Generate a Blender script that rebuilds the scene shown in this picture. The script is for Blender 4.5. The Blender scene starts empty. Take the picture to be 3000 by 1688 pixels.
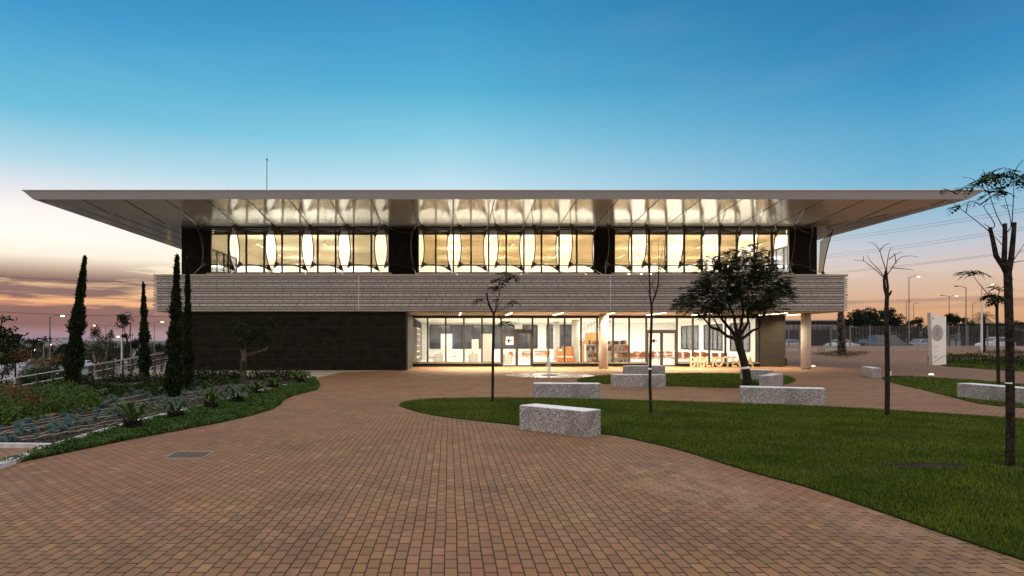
import bpy, math, random
import numpy as np
from mathutils import Vector, Matrix
random.seed(7); rng = np.random.default_rng(7)
SC = bpy.context.scene
COL = SC.collection
# ------------------------------------------------------------------ camera
F, CX, CY, EH = 1900.0, 1315.0, 996.0, 1.75      # focal length and principal point in photo pixels, eye height
def P(x, y, Y):   return Vector(((x-CX)/F*Y, Y, EH-(y-CY)/F*Y))
def GY(y, z=0.0): return (EH-z)*F/(y-CY)
def G(x, y, z=0.0):
    Y = GY(y, z); return Vector(((x-CX)/F*Y, Y, z))
def XA(x, Y): return (x-CX)/F*Y
def ZA(y, Y): return EH-(y-CY)/F*Y
cam = bpy.data.cameras.new('camera'); cam_o = bpy.data.objects.new('camera', cam); COL.objects.link(cam_o)
cam.sensor_width = 36; cam.lens = F/3000*36; cam.shift_x = (1500-CX)/3000; cam.shift_y = (CY-844)/3000
cam.clip_end = 5000; cam.clip_start = .1
cam_o.location = (0, 0, EH); cam_o.rotation_euler = (math.radians(90), math.radians(0.0), 0)
SC.camera = cam_o
SC.view_settings.view_transform = 'Standard'; SC.view_settings.look = 'None'; SC.view_settings.gamma = 1
SC.view_settings.exposure = 0.0
# ------------------------------------------------------------------ node helpers
def lin(c):
    return tuple(((v/255)/12.92 if v/255 <= .04045 else ((v/255+.055)/1.055)**2.4) for v in c)
class NT:
    def __init__(s, nt): s.nt = nt
    def n(s, typ, **kw):
        nd = s.nt.nodes.new(typ)
        for k, v in kw.items():
            if k.startswith('i_'):
                key = k[2:]; key = int(key) if key.isdigit() else key.replace('_', ' ')
                s.set(nd.inputs[key], v)
            else: setattr(nd, k, v)
        return nd
    def set(s, sock, v):
        if isinstance(v, bpy.types.NodeSocket): s.nt.links.new(v, sock)
        elif isinstance(v, bpy.types.Node): s.nt.links.new(v.outputs[0], sock)
        else:
            if sock.type == 'RGBA' and len(v) == 3: v = (*v, 1)
            sock.default_value = v
    def math(s, op, a, b=0.0, c=None, clamp=False):
        nd = s.nt.nodes.new('ShaderNodeMath'); nd.operation = op; nd.use_clamp = clamp
        s.set(nd.inputs[0], a); s.set(nd.inputs[1], b)
        if c is not None: s.set(nd.inputs[2], c)
        return nd.outputs[0]
    def mix(s, f, a, b, blend='MIX'):
        nd = s.nt.nodes.new('ShaderNodeMix'); nd.data_type = 'RGBA'; nd.blend_type = blend
        s.set(nd.inputs[0], f); s.set(nd.inputs[6], a); s.set(nd.inputs[7], b)
        return nd.outputs[2]
    def ramp(s, f, stops, interp='LINEAR'):
        nd = s.nt.nodes.new('ShaderNodeValToRGB'); cr = nd.color_ramp; cr.interpolation = interp
        while len(cr.elements) < len(stops): cr.elements.new(1)
        for e, (p, c) in zip(cr.elements, stops): e.position = p; e.color = (*c, 1) if len(c) == 3 else c
        s.set(nd.inputs[0], f); return nd.outputs[0]
    def mapr(s, v, a, b, c=0.0, d=1.0):
        nd = s.nt.nodes.new('ShaderNodeMapRange'); s.set(nd.inputs[0], v)
        for i, q in enumerate((a, b, c, d)): nd.inputs[i+1].default_value = q
        return nd.outputs[0]
def mat(name, color=(.5, .5, .5), rough=.6, metal=0.0, spec=.5, noise=None, bump=None, trans=None):
    """plain procedural material: base colour broken up by noise (scale, colour2, contrast) and a bump (scale, strength)"""
    m = bpy.data.materials.new(name); m.use_nodes = True; t = NT(m.node_tree)
    b = m.node_tree.nodes['Principled BSDF']
    b.inputs['Roughness'].default_value = rough; b.inputs['Metallic'].default_value = metal
    b.inputs['Specular IOR Level'].default_value = spec
    b.inputs['Base Color'].default_value = (*color, 1)
    tc = t.n('ShaderNodeTexCoord')
    if noise:
        nz = t.n('ShaderNodeTexNoise', i_Vector=tc.outputs['Object'], i_Scale=noise[0], i_Detail=6.0)
        k = noise[2] if len(noise) > 2 else .15
        f = t.mapr(nz.outputs[0], .5-k, .5+k)
        t.set(b.inputs['Base Color'], t.mix(f, color, noise[1]))
    if bump:
        nz = t.n('ShaderNodeTexNoise', i_Vector=tc.outputs['Object'], i_Scale=bump[0], i_Detail=5.0)
        bp = t.n('ShaderNodeBump', i_Strength=bump[1], i_Distance=.02, i_Height=nz.outputs[0])
        t.set(b.inputs['Normal'], bp.outputs[0])
    return m
def emis(name, color, strength):
    m = bpy.data.materials.new(name); m.use_nodes = True; nt = m.node_tree; nt.nodes.clear(); t = NT(nt)
    e = t.n('ShaderNodeEmission', i_Color=color, i_Strength=strength); o = t.n('ShaderNodeOutputMaterial')
    nt.links.new(e.outputs[0], o.inputs[0]); return m
# ------------------------------------------------------------------ world: dusk sky
W = bpy.data.worlds.new('World'); SC.world = W; W.use_nodes = True
nt = W.node_tree; nt.nodes.clear(); t = NT(nt)
tc = t.n('ShaderNodeTexCoord'); sx = t.n('ShaderNodeSeparateXYZ', i_0=tc.outputs['Generated'])
X_, Y_, Z_ = sx.outputs
hl = t.math('SQRT', t.math('ADD', t.math('MULTIPLY', X_, X_), t.math('MULTIPLY', Y_, Y_)))
u = t.math('DIVIDE', X_, t.math('MAXIMUM', hl, .001))
def sky_ramp(stops): return t.ramp(t.math('MULTIPLY', Z_, 2.0), [(p*2, lin(c)) for p, c in stops])
left = sky_ramp([(0, (118, 118, 150)), (.018, (168, 140, 150)), (.034, (228, 148, 118)), (.055, (236, 176, 128)), (.078, (246, 206, 160)), (.105, (255, 240, 218)),
                 (.135, (255, 253, 246)), (.165, (254, 247, 242)), (.19, (232, 232, 238)), (.23, (176, 216, 232)), (.29, (108, 190, 220)), (.40, (62, 154, 204)), (.5, (44, 122, 178))])
mid = sky_ramp([(0, (200, 170, 160)), (.05, (240, 200, 160)), (.10, (254, 240, 212)), (.16, (248, 244, 238)), (.205, (216, 236, 244)), (.24, (190, 224, 238)), (.29, (142, 208, 230)),
                (.36, (88, 178, 214)), (.46, (56, 148, 198)), (.5, (46, 130, 184))])
right = sky_ramp([(0, (170, 125, 110)), (.014, (218, 158, 116)), (.038, (228, 176, 132)), (.077, (226, 198, 178)), (.116, (196, 200, 210)), (.156, (150, 190, 214)),
                  (.20, (114, 182, 214)), (.25, (88, 168, 208)), (.31, (64, 148, 196)), (.37, (48, 128, 182)), (.5, (34, 98, 152))])
f1 = t.mapr(u, -.56, .0); f2 = t.mapr(u, .0, .58)
base = t.mix(f2, t.mix(f1, left, mid), right)
# cloud bars low over the horizon
mp = t.n('ShaderNodeMapping', i_Vector=tc.outputs['Generated'], i_Scale=(2.2, 2.2, 19.0), i_Location=(1.3, .2, .55))
nz = t.n('ShaderNodeTexNoise', i_Vector=mp.outputs[0], i_Scale=1.5, i_Detail=7.0, i_Roughness=.55, i_Distortion=.35)
cm = t.ramp(nz.outputs[0], [(.43, (0, 0, 0)), (.50, (1, 1, 1))])
band = t.ramp(t.math('MULTIPLY', Z_, 5.0), [(.03, (0, 0, 0)), (.10, (1, 1, 1)), (.40, (1, 1, 1)), (.56, (0, 0, 0))])
cl_col = t.mix(f2, lin((108, 90, 100)), lin((136, 106, 102)))
cmask = t.math('MULTIPLY', cm, band); cmask = t.math('MULTIPLY', cmask, t.mapr(u, -.45, .25, .92, .12))
rb_ = t.ramp(t.math('MULTIPLY', Z_, 5.0), [(.16, (0, 0, 0)), (.24, (1, 1, 1)), (.33, (1, 1, 1)), (.40, (0, 0, 0))])
rn = t.n('ShaderNodeTexNoise', i_Vector=t.n('ShaderNodeMapping', i_Vector=tc.outputs['Generated'], i_Scale=(3.2, 3.2, 30.0), i_Location=(.4, 3.1, .2)).outputs[0], i_Scale=1.3, i_Detail=6.0, i_Distortion=.3)
rc = t.math('MULTIPLY', t.math('MULTIPLY', t.ramp(rn.outputs[0], [(.46, (0, 0, 0)), (.58, (1, 1, 1))]), rb_), t.mapr(u, .35, .5, 0.0, .7))
base = t.mix(t.math('MAXIMUM', cmask, rc), base, cl_col)
# thin veils higher up
mp2 = t.n('ShaderNodeMapping', i_Vector=tc.outputs['Generated'], i_Scale=(1.5, 1.5, 9.0))
nz2 = t.n('ShaderNodeTexNoise', i_Vector=mp2.outputs[0], i_Scale=2.0, i_Detail=5.0)
base = t.mix(t.math('MULTIPLY', t.mapr(nz2.outputs[0], .5, .75), .03), base, lin((250, 225, 215)))
# behind the camera: pinkish grey anti-twilight, raised in brightness as unseen fill light
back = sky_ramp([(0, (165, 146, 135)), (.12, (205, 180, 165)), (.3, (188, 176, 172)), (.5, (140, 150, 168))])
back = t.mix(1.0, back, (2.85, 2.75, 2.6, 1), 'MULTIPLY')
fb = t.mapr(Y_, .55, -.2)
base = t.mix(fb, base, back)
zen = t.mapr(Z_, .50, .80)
base = t.mix(zen, base, (1.38, 1.33, 1.27, 1))  # unseen zenith raised bright and warm as added fill light
gnd = t.mapr(Z_, 0.0, -.03)
base = t.mix(gnd, base, lin((60, 50, 45)))
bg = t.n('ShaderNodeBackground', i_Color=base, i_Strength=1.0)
sky = t.n('ShaderNodeTexSky', sky_type='NISHITA', sun_disc=False, sun_elevation=math.radians(1.0), sun_rotation=math.radians(-32), altitude=50)
bg2 = t.n('ShaderNodeBackground', i_Color=sky.outputs[0], i_Strength=.004)
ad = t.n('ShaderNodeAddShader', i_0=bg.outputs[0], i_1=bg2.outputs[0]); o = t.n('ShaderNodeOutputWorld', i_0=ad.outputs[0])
# last glow of the sun, soft and very low, from the left behind the building
sl = bpy.data.lights.new('sun', 'SUN'); sl.energy = .25; sl.angle = math.radians(18); sl.color = (1, .72, .5)
so = bpy.data.objects.new('sun', sl); COL.objects.link(so)
d = Vector((math.sin(math.radians(-55)), math.cos(math.radians(-55)), math.tan(math.radians(7)))).normalized()
so.rotation_euler = d.to_track_quat('Z', 'Y').to_euler()
# ------------------------------------------------------------------ mesh helpers
class MB:
    def __init__(s): s.v = []; s.f = []
    def add(s, v, f):
        o = len(s.v); s.v += [tuple(p) for p in v]; s.f += [tuple(i+o for i in q) for q in f]; return s
    def box(s, a, b):
        x0, y0, z0 = (min(a[i], b[i]) for i in range(3)); x1, y1, z1 = (max(a[i], b[i]) for i in range(3))
        return s.add([(x0,y0,z0),(x1,y0,z0),(x1,y1,z0),(x0,y1,z0),(x0,y0,z1),(x1,y0,z1),(x1,y1,z1),(x0,y1,z1)],
                     [(0,3,2,1),(4,5,6,7),(0,1,5,4),(1,2,6,5),(2,3,7,6),(3,0,4,7)])
    def obox(s, c, size, rot=0.0, tilt=0.0):
        """box of given size standing on centre c (bottom centre), turned about z"""
        w, d, h = size[0]/2, size[1]/2, size[2]; R = Matrix.Rotation(rot, 3, 'Z') @ Matrix.Rotation(tilt, 3, 'X')
        vs = [(-w,-d,0),(w,-d,0),(w,d,0),(-w,d,0),(-w,-d,h),(w,-d,h),(w,d,h),(-w,d,h)]
        return s.add([R @ Vector(p) + Vector(c) for p in vs], [(0,3,2,1),(4,5,6,7),(0,1,5,4),(1,2,6,5),(2,3,7,6),(3,0,4,7)])
    def tube(s, pts, rad, n=8, cap=True):
        pts = [Vector(p) for p in pts]
        if not hasattr(rad, '__len__'): rad = [rad]*len(pts)
        vs = []; fs = []; up = None
        for i, p in enumerate(pts):
            a = pts[max(i-1, 0)]; b = pts[min(i+1, len(pts)-1)]; dr = (b-a)
            dr = dr.normalized() if dr.length > 1e-9 else Vector((0, 0, 1))
            if up is None: up = Vector((1, 0, 0)) if abs(dr.x) < .9 else Vector((0, 1, 0))
            sd = dr.cross(up).normalized(); up = sd.cross(dr).normalized()
            for k in range(n):
                an = 2*math.pi*k/n; vs.append(p + (sd*math.cos(an) + up*math.sin(an))*rad[i])
        for i in range(len(pts)-1):
            for k in range(n):
                k2 = (k+1) % n; fs.append((i*n+k, i*n+k2, (i+1)*n+k2, (i+1)*n+k))
        if cap: fs.append(tuple(range(n-1, -1, -1))); fs.append(tuple((len(pts)-1)*n+k for k in range(n)))
        return s.add(vs, fs)
    def poly(s, pts): return s.add(pts, [tuple(range(len(pts)))])
    def prism(s, pts, h):
        n = len(pts); up = [(p[0], p[1], p[2]+h) for p in pts]
        return s.add([tuple(p) for p in pts] + up, [tuple(range(n-1, -1, -1)), tuple(range(n, 2*n))] + [(i, (i+1) % n, n+(i+1) % n, n+i) for i in range(n)])
    def ball(s, c, r, nu=10, nv=6):
        if not hasattr(r, '__len__'): r = (r, r, r)
        vs = []; fs = []
        for j in range(nv+1):
            th = math.pi*j/nv
            for i in range(nu):
                ph = 2*math.pi*i/nu
                vs.append((c[0]+r[0]*math.sin(th)*math.cos(ph), c[1]+r[1]*math.sin(th)*math.sin(ph), c[2]+r[2]*math.cos(th)))
        for j in range(nv):
            for i in range(nu): fs.append((j*nu+i, (j+1)*nu+i, (j+1)*nu+(i+1) % nu, j*nu+(i+1) % nu))
        return s.add(vs, fs)
    def build(s, name, material, parent=None, smooth=False):
        me = bpy.data.meshes.new(name); me.from_pydata(s.v, [], s.f); me.validate(verbose=False)
        return mkobj(name, me, material, parent, smooth)
def mkobj(name, me, material, parent=None, smooth=False):
    if not me.materials: me.materials.append(material)
    o = bpy.data.objects.new(name, me); COL.objects.link(o)
    if smooth: me.polygons.foreach_set('use_smooth', [True]*len(me.polygons))
    if parent is not None:
        o.parent = parent; o.matrix_parent_inverse = Matrix.Identity(4)
        # geometry was given in world space: bring it into the parent's space
        pw = Matrix.Translation(parent_world(parent)); me.transform(pw.inverted())
    return o
def parent_world(o):
    v = Vector(o.location)
    while o.parent is not None: o = o.parent; v += Vector(o.location)
    return v
def tag(o, label=None, cat=None, group=None, kind=None):
    for k, v in (('label', label), ('category', cat), ('group', group), ('kind', kind)):
        if v: o[k] = v
    return o
def empty(name, loc, label, cat, group=None):
    o = bpy.data.objects.new(name, None); COL.objects.link(o); o.location = loc; o.empty_display_size = .2
    return tag(o, label, cat, group)
def origin(o, loc):
    """move a top-level mesh's origin to loc, geometry stays"""
    o.data.transform(Matrix.Translation(-Vector(loc))); o.location = loc; return o
KIDS = {}
def copy_tree(o, parent=None):
    c = o.copy(); COL.objects.link(c); c.parent = parent
    for ch in [x for x in o.children]: copy_tree(ch, c)
    return c
def quads_np(name, V, mats, idx=None, parent=None):
    """V: (n,4,3) quads -> one mesh"""
    n = V.shape[0]; me = bpy.data.meshes.new(name)
    me.vertices.add(n*4); me.vertices.foreach_set('co', V.reshape(-1).astype(np.float32))
    me.loops.add(n*4); me.loops.foreach_set('vertex_index', np.arange(n*4, dtype=np.int32))
    me.polygons.add(n); me.polygons.foreach_set('loop_start', np.arange(0, n*4, 4, dtype=np.int32))
    try: me.polygons.foreach_set('loop_total', np.full(n, 4, dtype=np.int32))
    except Exception: pass
    for m in mats: me.materials.append(m)
    if idx is not None: me.polygons.foreach_set('material_index', idx.astype(np.int32))
    me.update(calc_edges=True)
    o = bpy.data.objects.new(name, me); COL.objects.link(o)
    if parent is not None:
        o.parent = parent; me.transform(Matrix.Translation(-parent_world(parent)))
    return o
def leaf_quads(C, size, asp=.45, r=None, flat=0.0, dirs=None):
    """diamond leaves at centres C (n,3)"""
    n = len(C); r = r or rng
    d = r.normal(size=(n, 3)) if dirs is None else dirs + r.normal(size=(n, 3))*.35
    d[:, 2] *= (1-flat); d /= np.linalg.norm(d, axis=1)[:, None]+1e-9
    q = r.normal(size=(n, 3)); 
    if flat: q[:, 2] *= (1-flat)
    w = np.cross(d, q); w /= np.linalg.norm(w, axis=1)[:, None]+1e-9
    if flat: w[:, 2] *= (1-flat)
    s = (size*(.6+.8*r.random(n)))[:, None]
    return np.stack([C-d*s*.5, C+w*s*asp*.5, C+d*s*.5, C-w*s*asp*.5], axis=1)
def pts_in_poly(poly, n, r=rng):
    P_ = np.array([(p[0], p[1]) for p in poly]); lo = P_.min(0); hi = P_.max(0); out = []
    tot = 0
    while tot < n:
        q = lo + (hi-lo)*r.random((n*2, 2)); ins = inside(P_, q); q = q[ins]; out.append(q); tot += len(q)
    return np.concatenate(out)[:n]
def inside(P_, q):
    ins = np.zeros(len(q), bool); j = len(P_)-1
    for i in range(len(P_)):
        xi, yi = P_[i]; xj, yj = P_[j]
        if abs(yj-yi) > 1e-12:
            c = ((yi > q[:, 1]) != (yj > q[:, 1])) & (q[:, 0] < (xj-xi)*(q[:, 1]-yi)/(yj-yi)+xi); ins ^= c
        j = i
    return ins
def smooth_curve(pts, k=6, closed=False):
    pts = [Vector(p) for p in pts]; n = len(pts); out = []
    rngi = range(n if closed else n-1)
    for i in rngi:
        if closed: a, b, c, d_ = pts[(i-1) % n], pts[i], pts[(i+1) % n], pts[(i+2) % n]
        else: a, b, c, d_ = pts[max(i-1, 0)], pts[i], pts[i+1], pts[min(i+2, n-1)]
        for j in range(k):
            s = j/k
            out.append(.5*((2*b)+(c-a)*s+(2*a-5*b+4*c-d_)*s*s+(3*b-a-3*c+d_)*s**3))
    if not closed: out.append(pts[-1])
    return out
def area(name, loc, sx_, sy_, power, color, rot=(0, 0, 0), spread=None):
    l = bpy.data.lights.new(name, 'AREA'); l.shape = 'RECTANGLE'; l.size = sx_; l.size_y = sy_; l.energy = power; l.color = color
    if spread: l.spread = math.radians(spread)
    o = bpy.data.objects.new(name, l); COL.objects.link(o); o.location = loc; o.rotation_euler = rot; return o
def point(name, loc, power, color, r=.08):
    l = bpy.data.lights.new(name, 'POINT'); l.energy = power; l.color = color; l.shadow_soft_size = r
    o = bpy.data.objects.new(name, l); COL.objects.link(o); o.location = loc; return o
# ------------------------------------------------------------------ materials
def paver_material():
    m = bpy.data.materials.new('brick_paving'); m.use_nodes = True; t = NT(m.node_tree); b = m.node_tree.nodes['Principled BSDF']
    ge = t.n('ShaderNodeNewGeometry'); 
    wob = t.n('ShaderNodeTexNoise', i_Vector=ge.outputs['Position'], i_Scale=.35, i_Detail=2.0)
    sp = t.n('ShaderNodeSeparateXYZ', i_0=ge.outputs['Position'])
    xx = t.math('ADD', sp.outputs[0], t.math('MULTIPLY', wob.outputs[0], .06)); yy = t.math('ADD', sp.outputs[1], t.math('MULTIPLY', wob.outputs[0], .05))
    row = t.math('FLOOR', t.math('DIVIDE', xx, .1)); fx = t.math('SUBTRACT', t.math('DIVIDE', xx, .1), row)
    off = t.math('MULTIPLY', t.math('MODULO', t.math('ABSOLUTE', row), 2.0), .5)
    yb = t.math('ADD', t.math('DIVIDE', yy, .2), off); cell = t.math('FLOOR', yb); fy = t.math('SUBTRACT', yb, cell)
    ex = t.math('MULTIPLY', t.math('MINIMUM', fx, t.math('SUBTRACT', 1.0, fx)), .1)
    ey = t.math('MULTIPLY', t.math('MINIMUM', fy, t.math('SUBTRACT', 1.0, fy)), .2)
    e = t.math('MINIMUM', ex, ey)
    e2 = t.math('MINIMUM', ex, t.math('SUBTRACT', ey, .0038)); fac = t.mapr(e2, .0026, .0060)                                # 0 in the joint, 1 on the brick; cross joints painted wider as shadow
    cv = t.n('ShaderNodeCombineXYZ', i_0=row, i_1=cell); wn = t.n('ShaderNodeTexWhiteNoise', noise_dimensions='2D', i_Vector=cv.outputs[0])
    c = t.ramp(wn.outputs[0], [(0, lin((110, 86, 60))), (.3, lin((127, 100, 68))), (.5, lin((121, 92, 65))), (.68, lin((134, 107, 71))), (.8, lin((117, 96, 70))), (.9, lin((136, 98, 72))), (.97, lin((144, 114, 76)))], 'LINEAR')
    big = t.n('ShaderNodeTexNoise', i_Vector=ge.outputs['Position'], i_Scale=.30, i_Detail=3.0)
    c = t.mix(t.mapr(big.outputs[0], .40, .62), c, t.mix(.45, c, lin((134, 88, 68))))
    big2 = t.n('ShaderNodeTexNoise', i_Vector=ge.outputs['Position'], i_Scale=1.1, i_Detail=4.0, i_Distortion=.6)
    c = t.mix(t.math('MULTIPLY', t.mapr(big2.outputs[0], .56, .72), .5), c, lin((112, 100, 84)))
    fine = t.n('ShaderNodeTexNoise', i_Vector=ge.outputs['Position'], i_Scale=90.0, i_Detail=3.0)
    c = t.mix(t.mapr(fine.outputs[0], .3, .75, 0.0, .5), c, t.mix(.5, c, (.05, .04, .035)))
    st1 = t.n('ShaderNodeTexNoise', i_Vector=ge.outputs['Position'], i_Scale=.55, i_Detail=7.0, i_Roughness=.65, i_Distortion=1.2)
    c = t.mix(t.mapr(st1.outputs[0], .50, .66, 0.0, .42), c, lin((84, 64, 50)))
    st2 = t.n('ShaderNodeTexNoise', i_Vector=ge.outputs['Position'], i_Scale=2.3, i_Detail=6.0, i_Roughness=.7)
    c = t.mix(t.mapr(st2.outputs[0], .58, .74, 0.0, .45), c, lin((176, 150, 124)))
    # pale efflorescence near the lawn edge on the right: salt on the rims of some bricks
    def blob(x0, y0, r):
        dx = t.math('SUBTRACT', sp.outputs[0], x0); dy = t.math('SUBTRACT', sp.outputs[1], y0)
        return t.mapr(t.math('SQRT', t.math('ADD', t.math('MULTIPLY', dx, dx), t.math('MULTIPLY', t.math('MULTIPLY', dy, dy), .35))), r, r*.2)
    c = t.mix(t.math('MULTIPLY', blob(6.1, 5.4, 1.5), .45), c, lin((176, 116, 62)))
    bl = t.math('MAXIMUM', blob(3.0, 7.8, 1.0), t.math('MULTIPLY', blob(4.4, 6.3, 1.3), .6))
    rim = t.math('MULTIPLY', t.mapr(e, .024, .006), t.mapr(fine.outputs[0], .3, .6)); wn2 = t.mapr(wn.outputs[0], .25, .6)
    c = t.mix(t.math('MULTIPLY', t.math('MULTIPLY', rim, bl), t.math('MULTIPLY', wn2, .8)), c, lin((205, 190, 180)))
    c = t.mix(1.0, c, (1.10, .98, .86, 1), 'MULTIPLY')
    c = t.mix(fac, lin((26, 16, 11)), c)
    t.set(b.inputs['Base Color'], c); t.set(b.inputs['Roughness'], t.mapr(big2.outputs[0], .3, .7, .62, .8)); b.inputs['Specular IOR Level'].default_value = .3
    hgt = t.math('ADD', fac, t.math('MULTIPLY', fine.outputs[0], .12)); hgt = t.math('ADD', hgt, t.math('MULTIPLY', wn.outputs[0], .25))
    bp = t.n('ShaderNodeBump', i_Strength=.9, i_Distance=.008, i_Height=hgt); t.set(b.inputs['Normal'], bp.outputs[0])
    return m
def terrazzo():
    m = bpy.data.materials.new('terrazzo_stone'); m.use_nodes = True; t = NT(m.node_tree); b = m.node_tree.nodes['Principled BSDF']
    tc = t.n('ShaderNodeTexCoord'); ge = t.n('ShaderNodeNewGeometry')
    v = t.n('ShaderNodeTexVoronoi', i_Vector=tc.outputs['Object'], i_Scale=66.0)
    c = t.ramp(v.outputs['Color'], [(0, (.03, .03, .035)), (.25, (.12, .115, .12)), (.4, (.3, .29, .28)), (.6, (.42, .41, .40)), (.75, (.24, .24, .26)), (.88, (.74, .74, .74))], 'CONSTANT')
    nz = t.n('ShaderNodeTexNoise', i_Vector=tc.outputs['Object'], i_Scale=3.0, i_Detail=4.0)
    c = t.mix(t.mapr(nz.outputs[0], .35, .7, 0, .28), c, lin((128, 124, 122))); stn = t.n('ShaderNodeTexNoise', i_Vector=tc.outputs['Object'], i_Scale=1.3, i_Detail=6.0, i_Distortion=.8); c = t.mix(t.mapr(stn.outputs[0], .54, .7, 0, .5), c, lin((88, 84, 80)))
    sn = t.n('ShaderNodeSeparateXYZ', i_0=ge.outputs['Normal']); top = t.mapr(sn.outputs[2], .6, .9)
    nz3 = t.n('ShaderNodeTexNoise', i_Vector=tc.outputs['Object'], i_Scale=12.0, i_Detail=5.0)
    c = t.mix(top, c, t.mix(t.mapr(nz3.outputs[0], .3, .7), (.56, .58, .62), (.72, .74, .78)))  # upward faces: pale bluish skylight put into the colour
    t.set(b.inputs['Base Color'], c); b.inputs['Roughness'].default_value = .42
    bp = t.n('ShaderNodeBump', i_Strength=.6, i_Distance=.006, i_Height=v.outputs[0]); t.set(b.inputs['Normal'], bp.outputs[0])
    return m
def glass_mat(name, tint, refl=1.0, rough=.0):
    m = bpy.data.materials.new(name); m.use_nodes = True; nt = m.node_tree; nt.nodes.clear(); t = NT(nt)
    tr = t.n('ShaderNodeBsdfTransparent', i_Color=tint); gl = t.n('ShaderNodeBsdfGlossy', i_Roughness=rough, i_Color=(refl, refl, refl))
    fr = t.n('ShaderNodeFresnel', i_IOR=1.5); mx = t.n('ShaderNodeMixShader', i_0=fr.outputs[0], i_1=tr.outputs[0], i_2=gl.outputs[0])
    o = t.n('ShaderNodeOutputMaterial', i_0=mx.outputs[0]); return m
def mesh_fabric():
    m = bpy.data.materials.new('mesh_fabric'); m.use_nodes = True; nt = m.node_tree; nt.nodes.clear(); t = NT(nt)
    tr = t.n('ShaderNodeBsdfTransparent', i_Color=(.50, .43, .31)); df = t.n('ShaderNodeBsdfDiffuse', i_Color=(.035, .034, .032))
    mx = t.n('ShaderNodeMixShader', i_0=.28, i_1=tr.outputs[0], i_2=df.outputs[0]); o = t.n('ShaderNodeOutputMaterial', i_0=mx.outputs[0]); return m
def tiles(name, c1, c2, joint, w, h, axis='XZ', rough=.5, spec=.4):
    m = bpy.data.materials.new(name); m.use_nodes = True; t = NT(m.node_tree); b = m.node_tree.nodes['Principled BSDF']
    ge = t.n('ShaderNodeNewGeometry'); sp = t.n('ShaderNodeSeparateXYZ', i_0=ge.outputs['Position'])
    cv = t.n('ShaderNodeCombineXYZ', i_0=t.math('ADD', sp.outputs[0], sp.outputs[1]), i_1=sp.outputs[2])
    br = t.n('ShaderNodeTexBrick', i_Vector=cv.outputs[0], i_Scale=1.0, i_Color1=c1, i_Color2=c2, i_Mortar=joint); br.inputs['Brick Width'].default_value = w
    br.inputs['Row Height'].default_value = h; br.inputs['Mortar Size'].default_value = .008; br.offset = .5
    nz = t.n('ShaderNodeTexNoise', i_Vector=ge.outputs['Position'], i_Scale=2.5, i_Detail=6.0)
    c = t.mix(t.mapr(nz.outputs[0], .3, .7, 0, .35), br.outputs[0], joint)
    t.set(b.inputs['Base Color'], c); b.inputs['Roughness'].default_value = rough; b.inputs['Specular IOR Level'].default_value = spec
    bp = t.n('ShaderNodeBump', i_Strength=.3, i_Distance=.01, i_Height=nz.outputs[0]); t.set(b.inputs['Normal'], bp.outputs[0])
    return m
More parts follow.
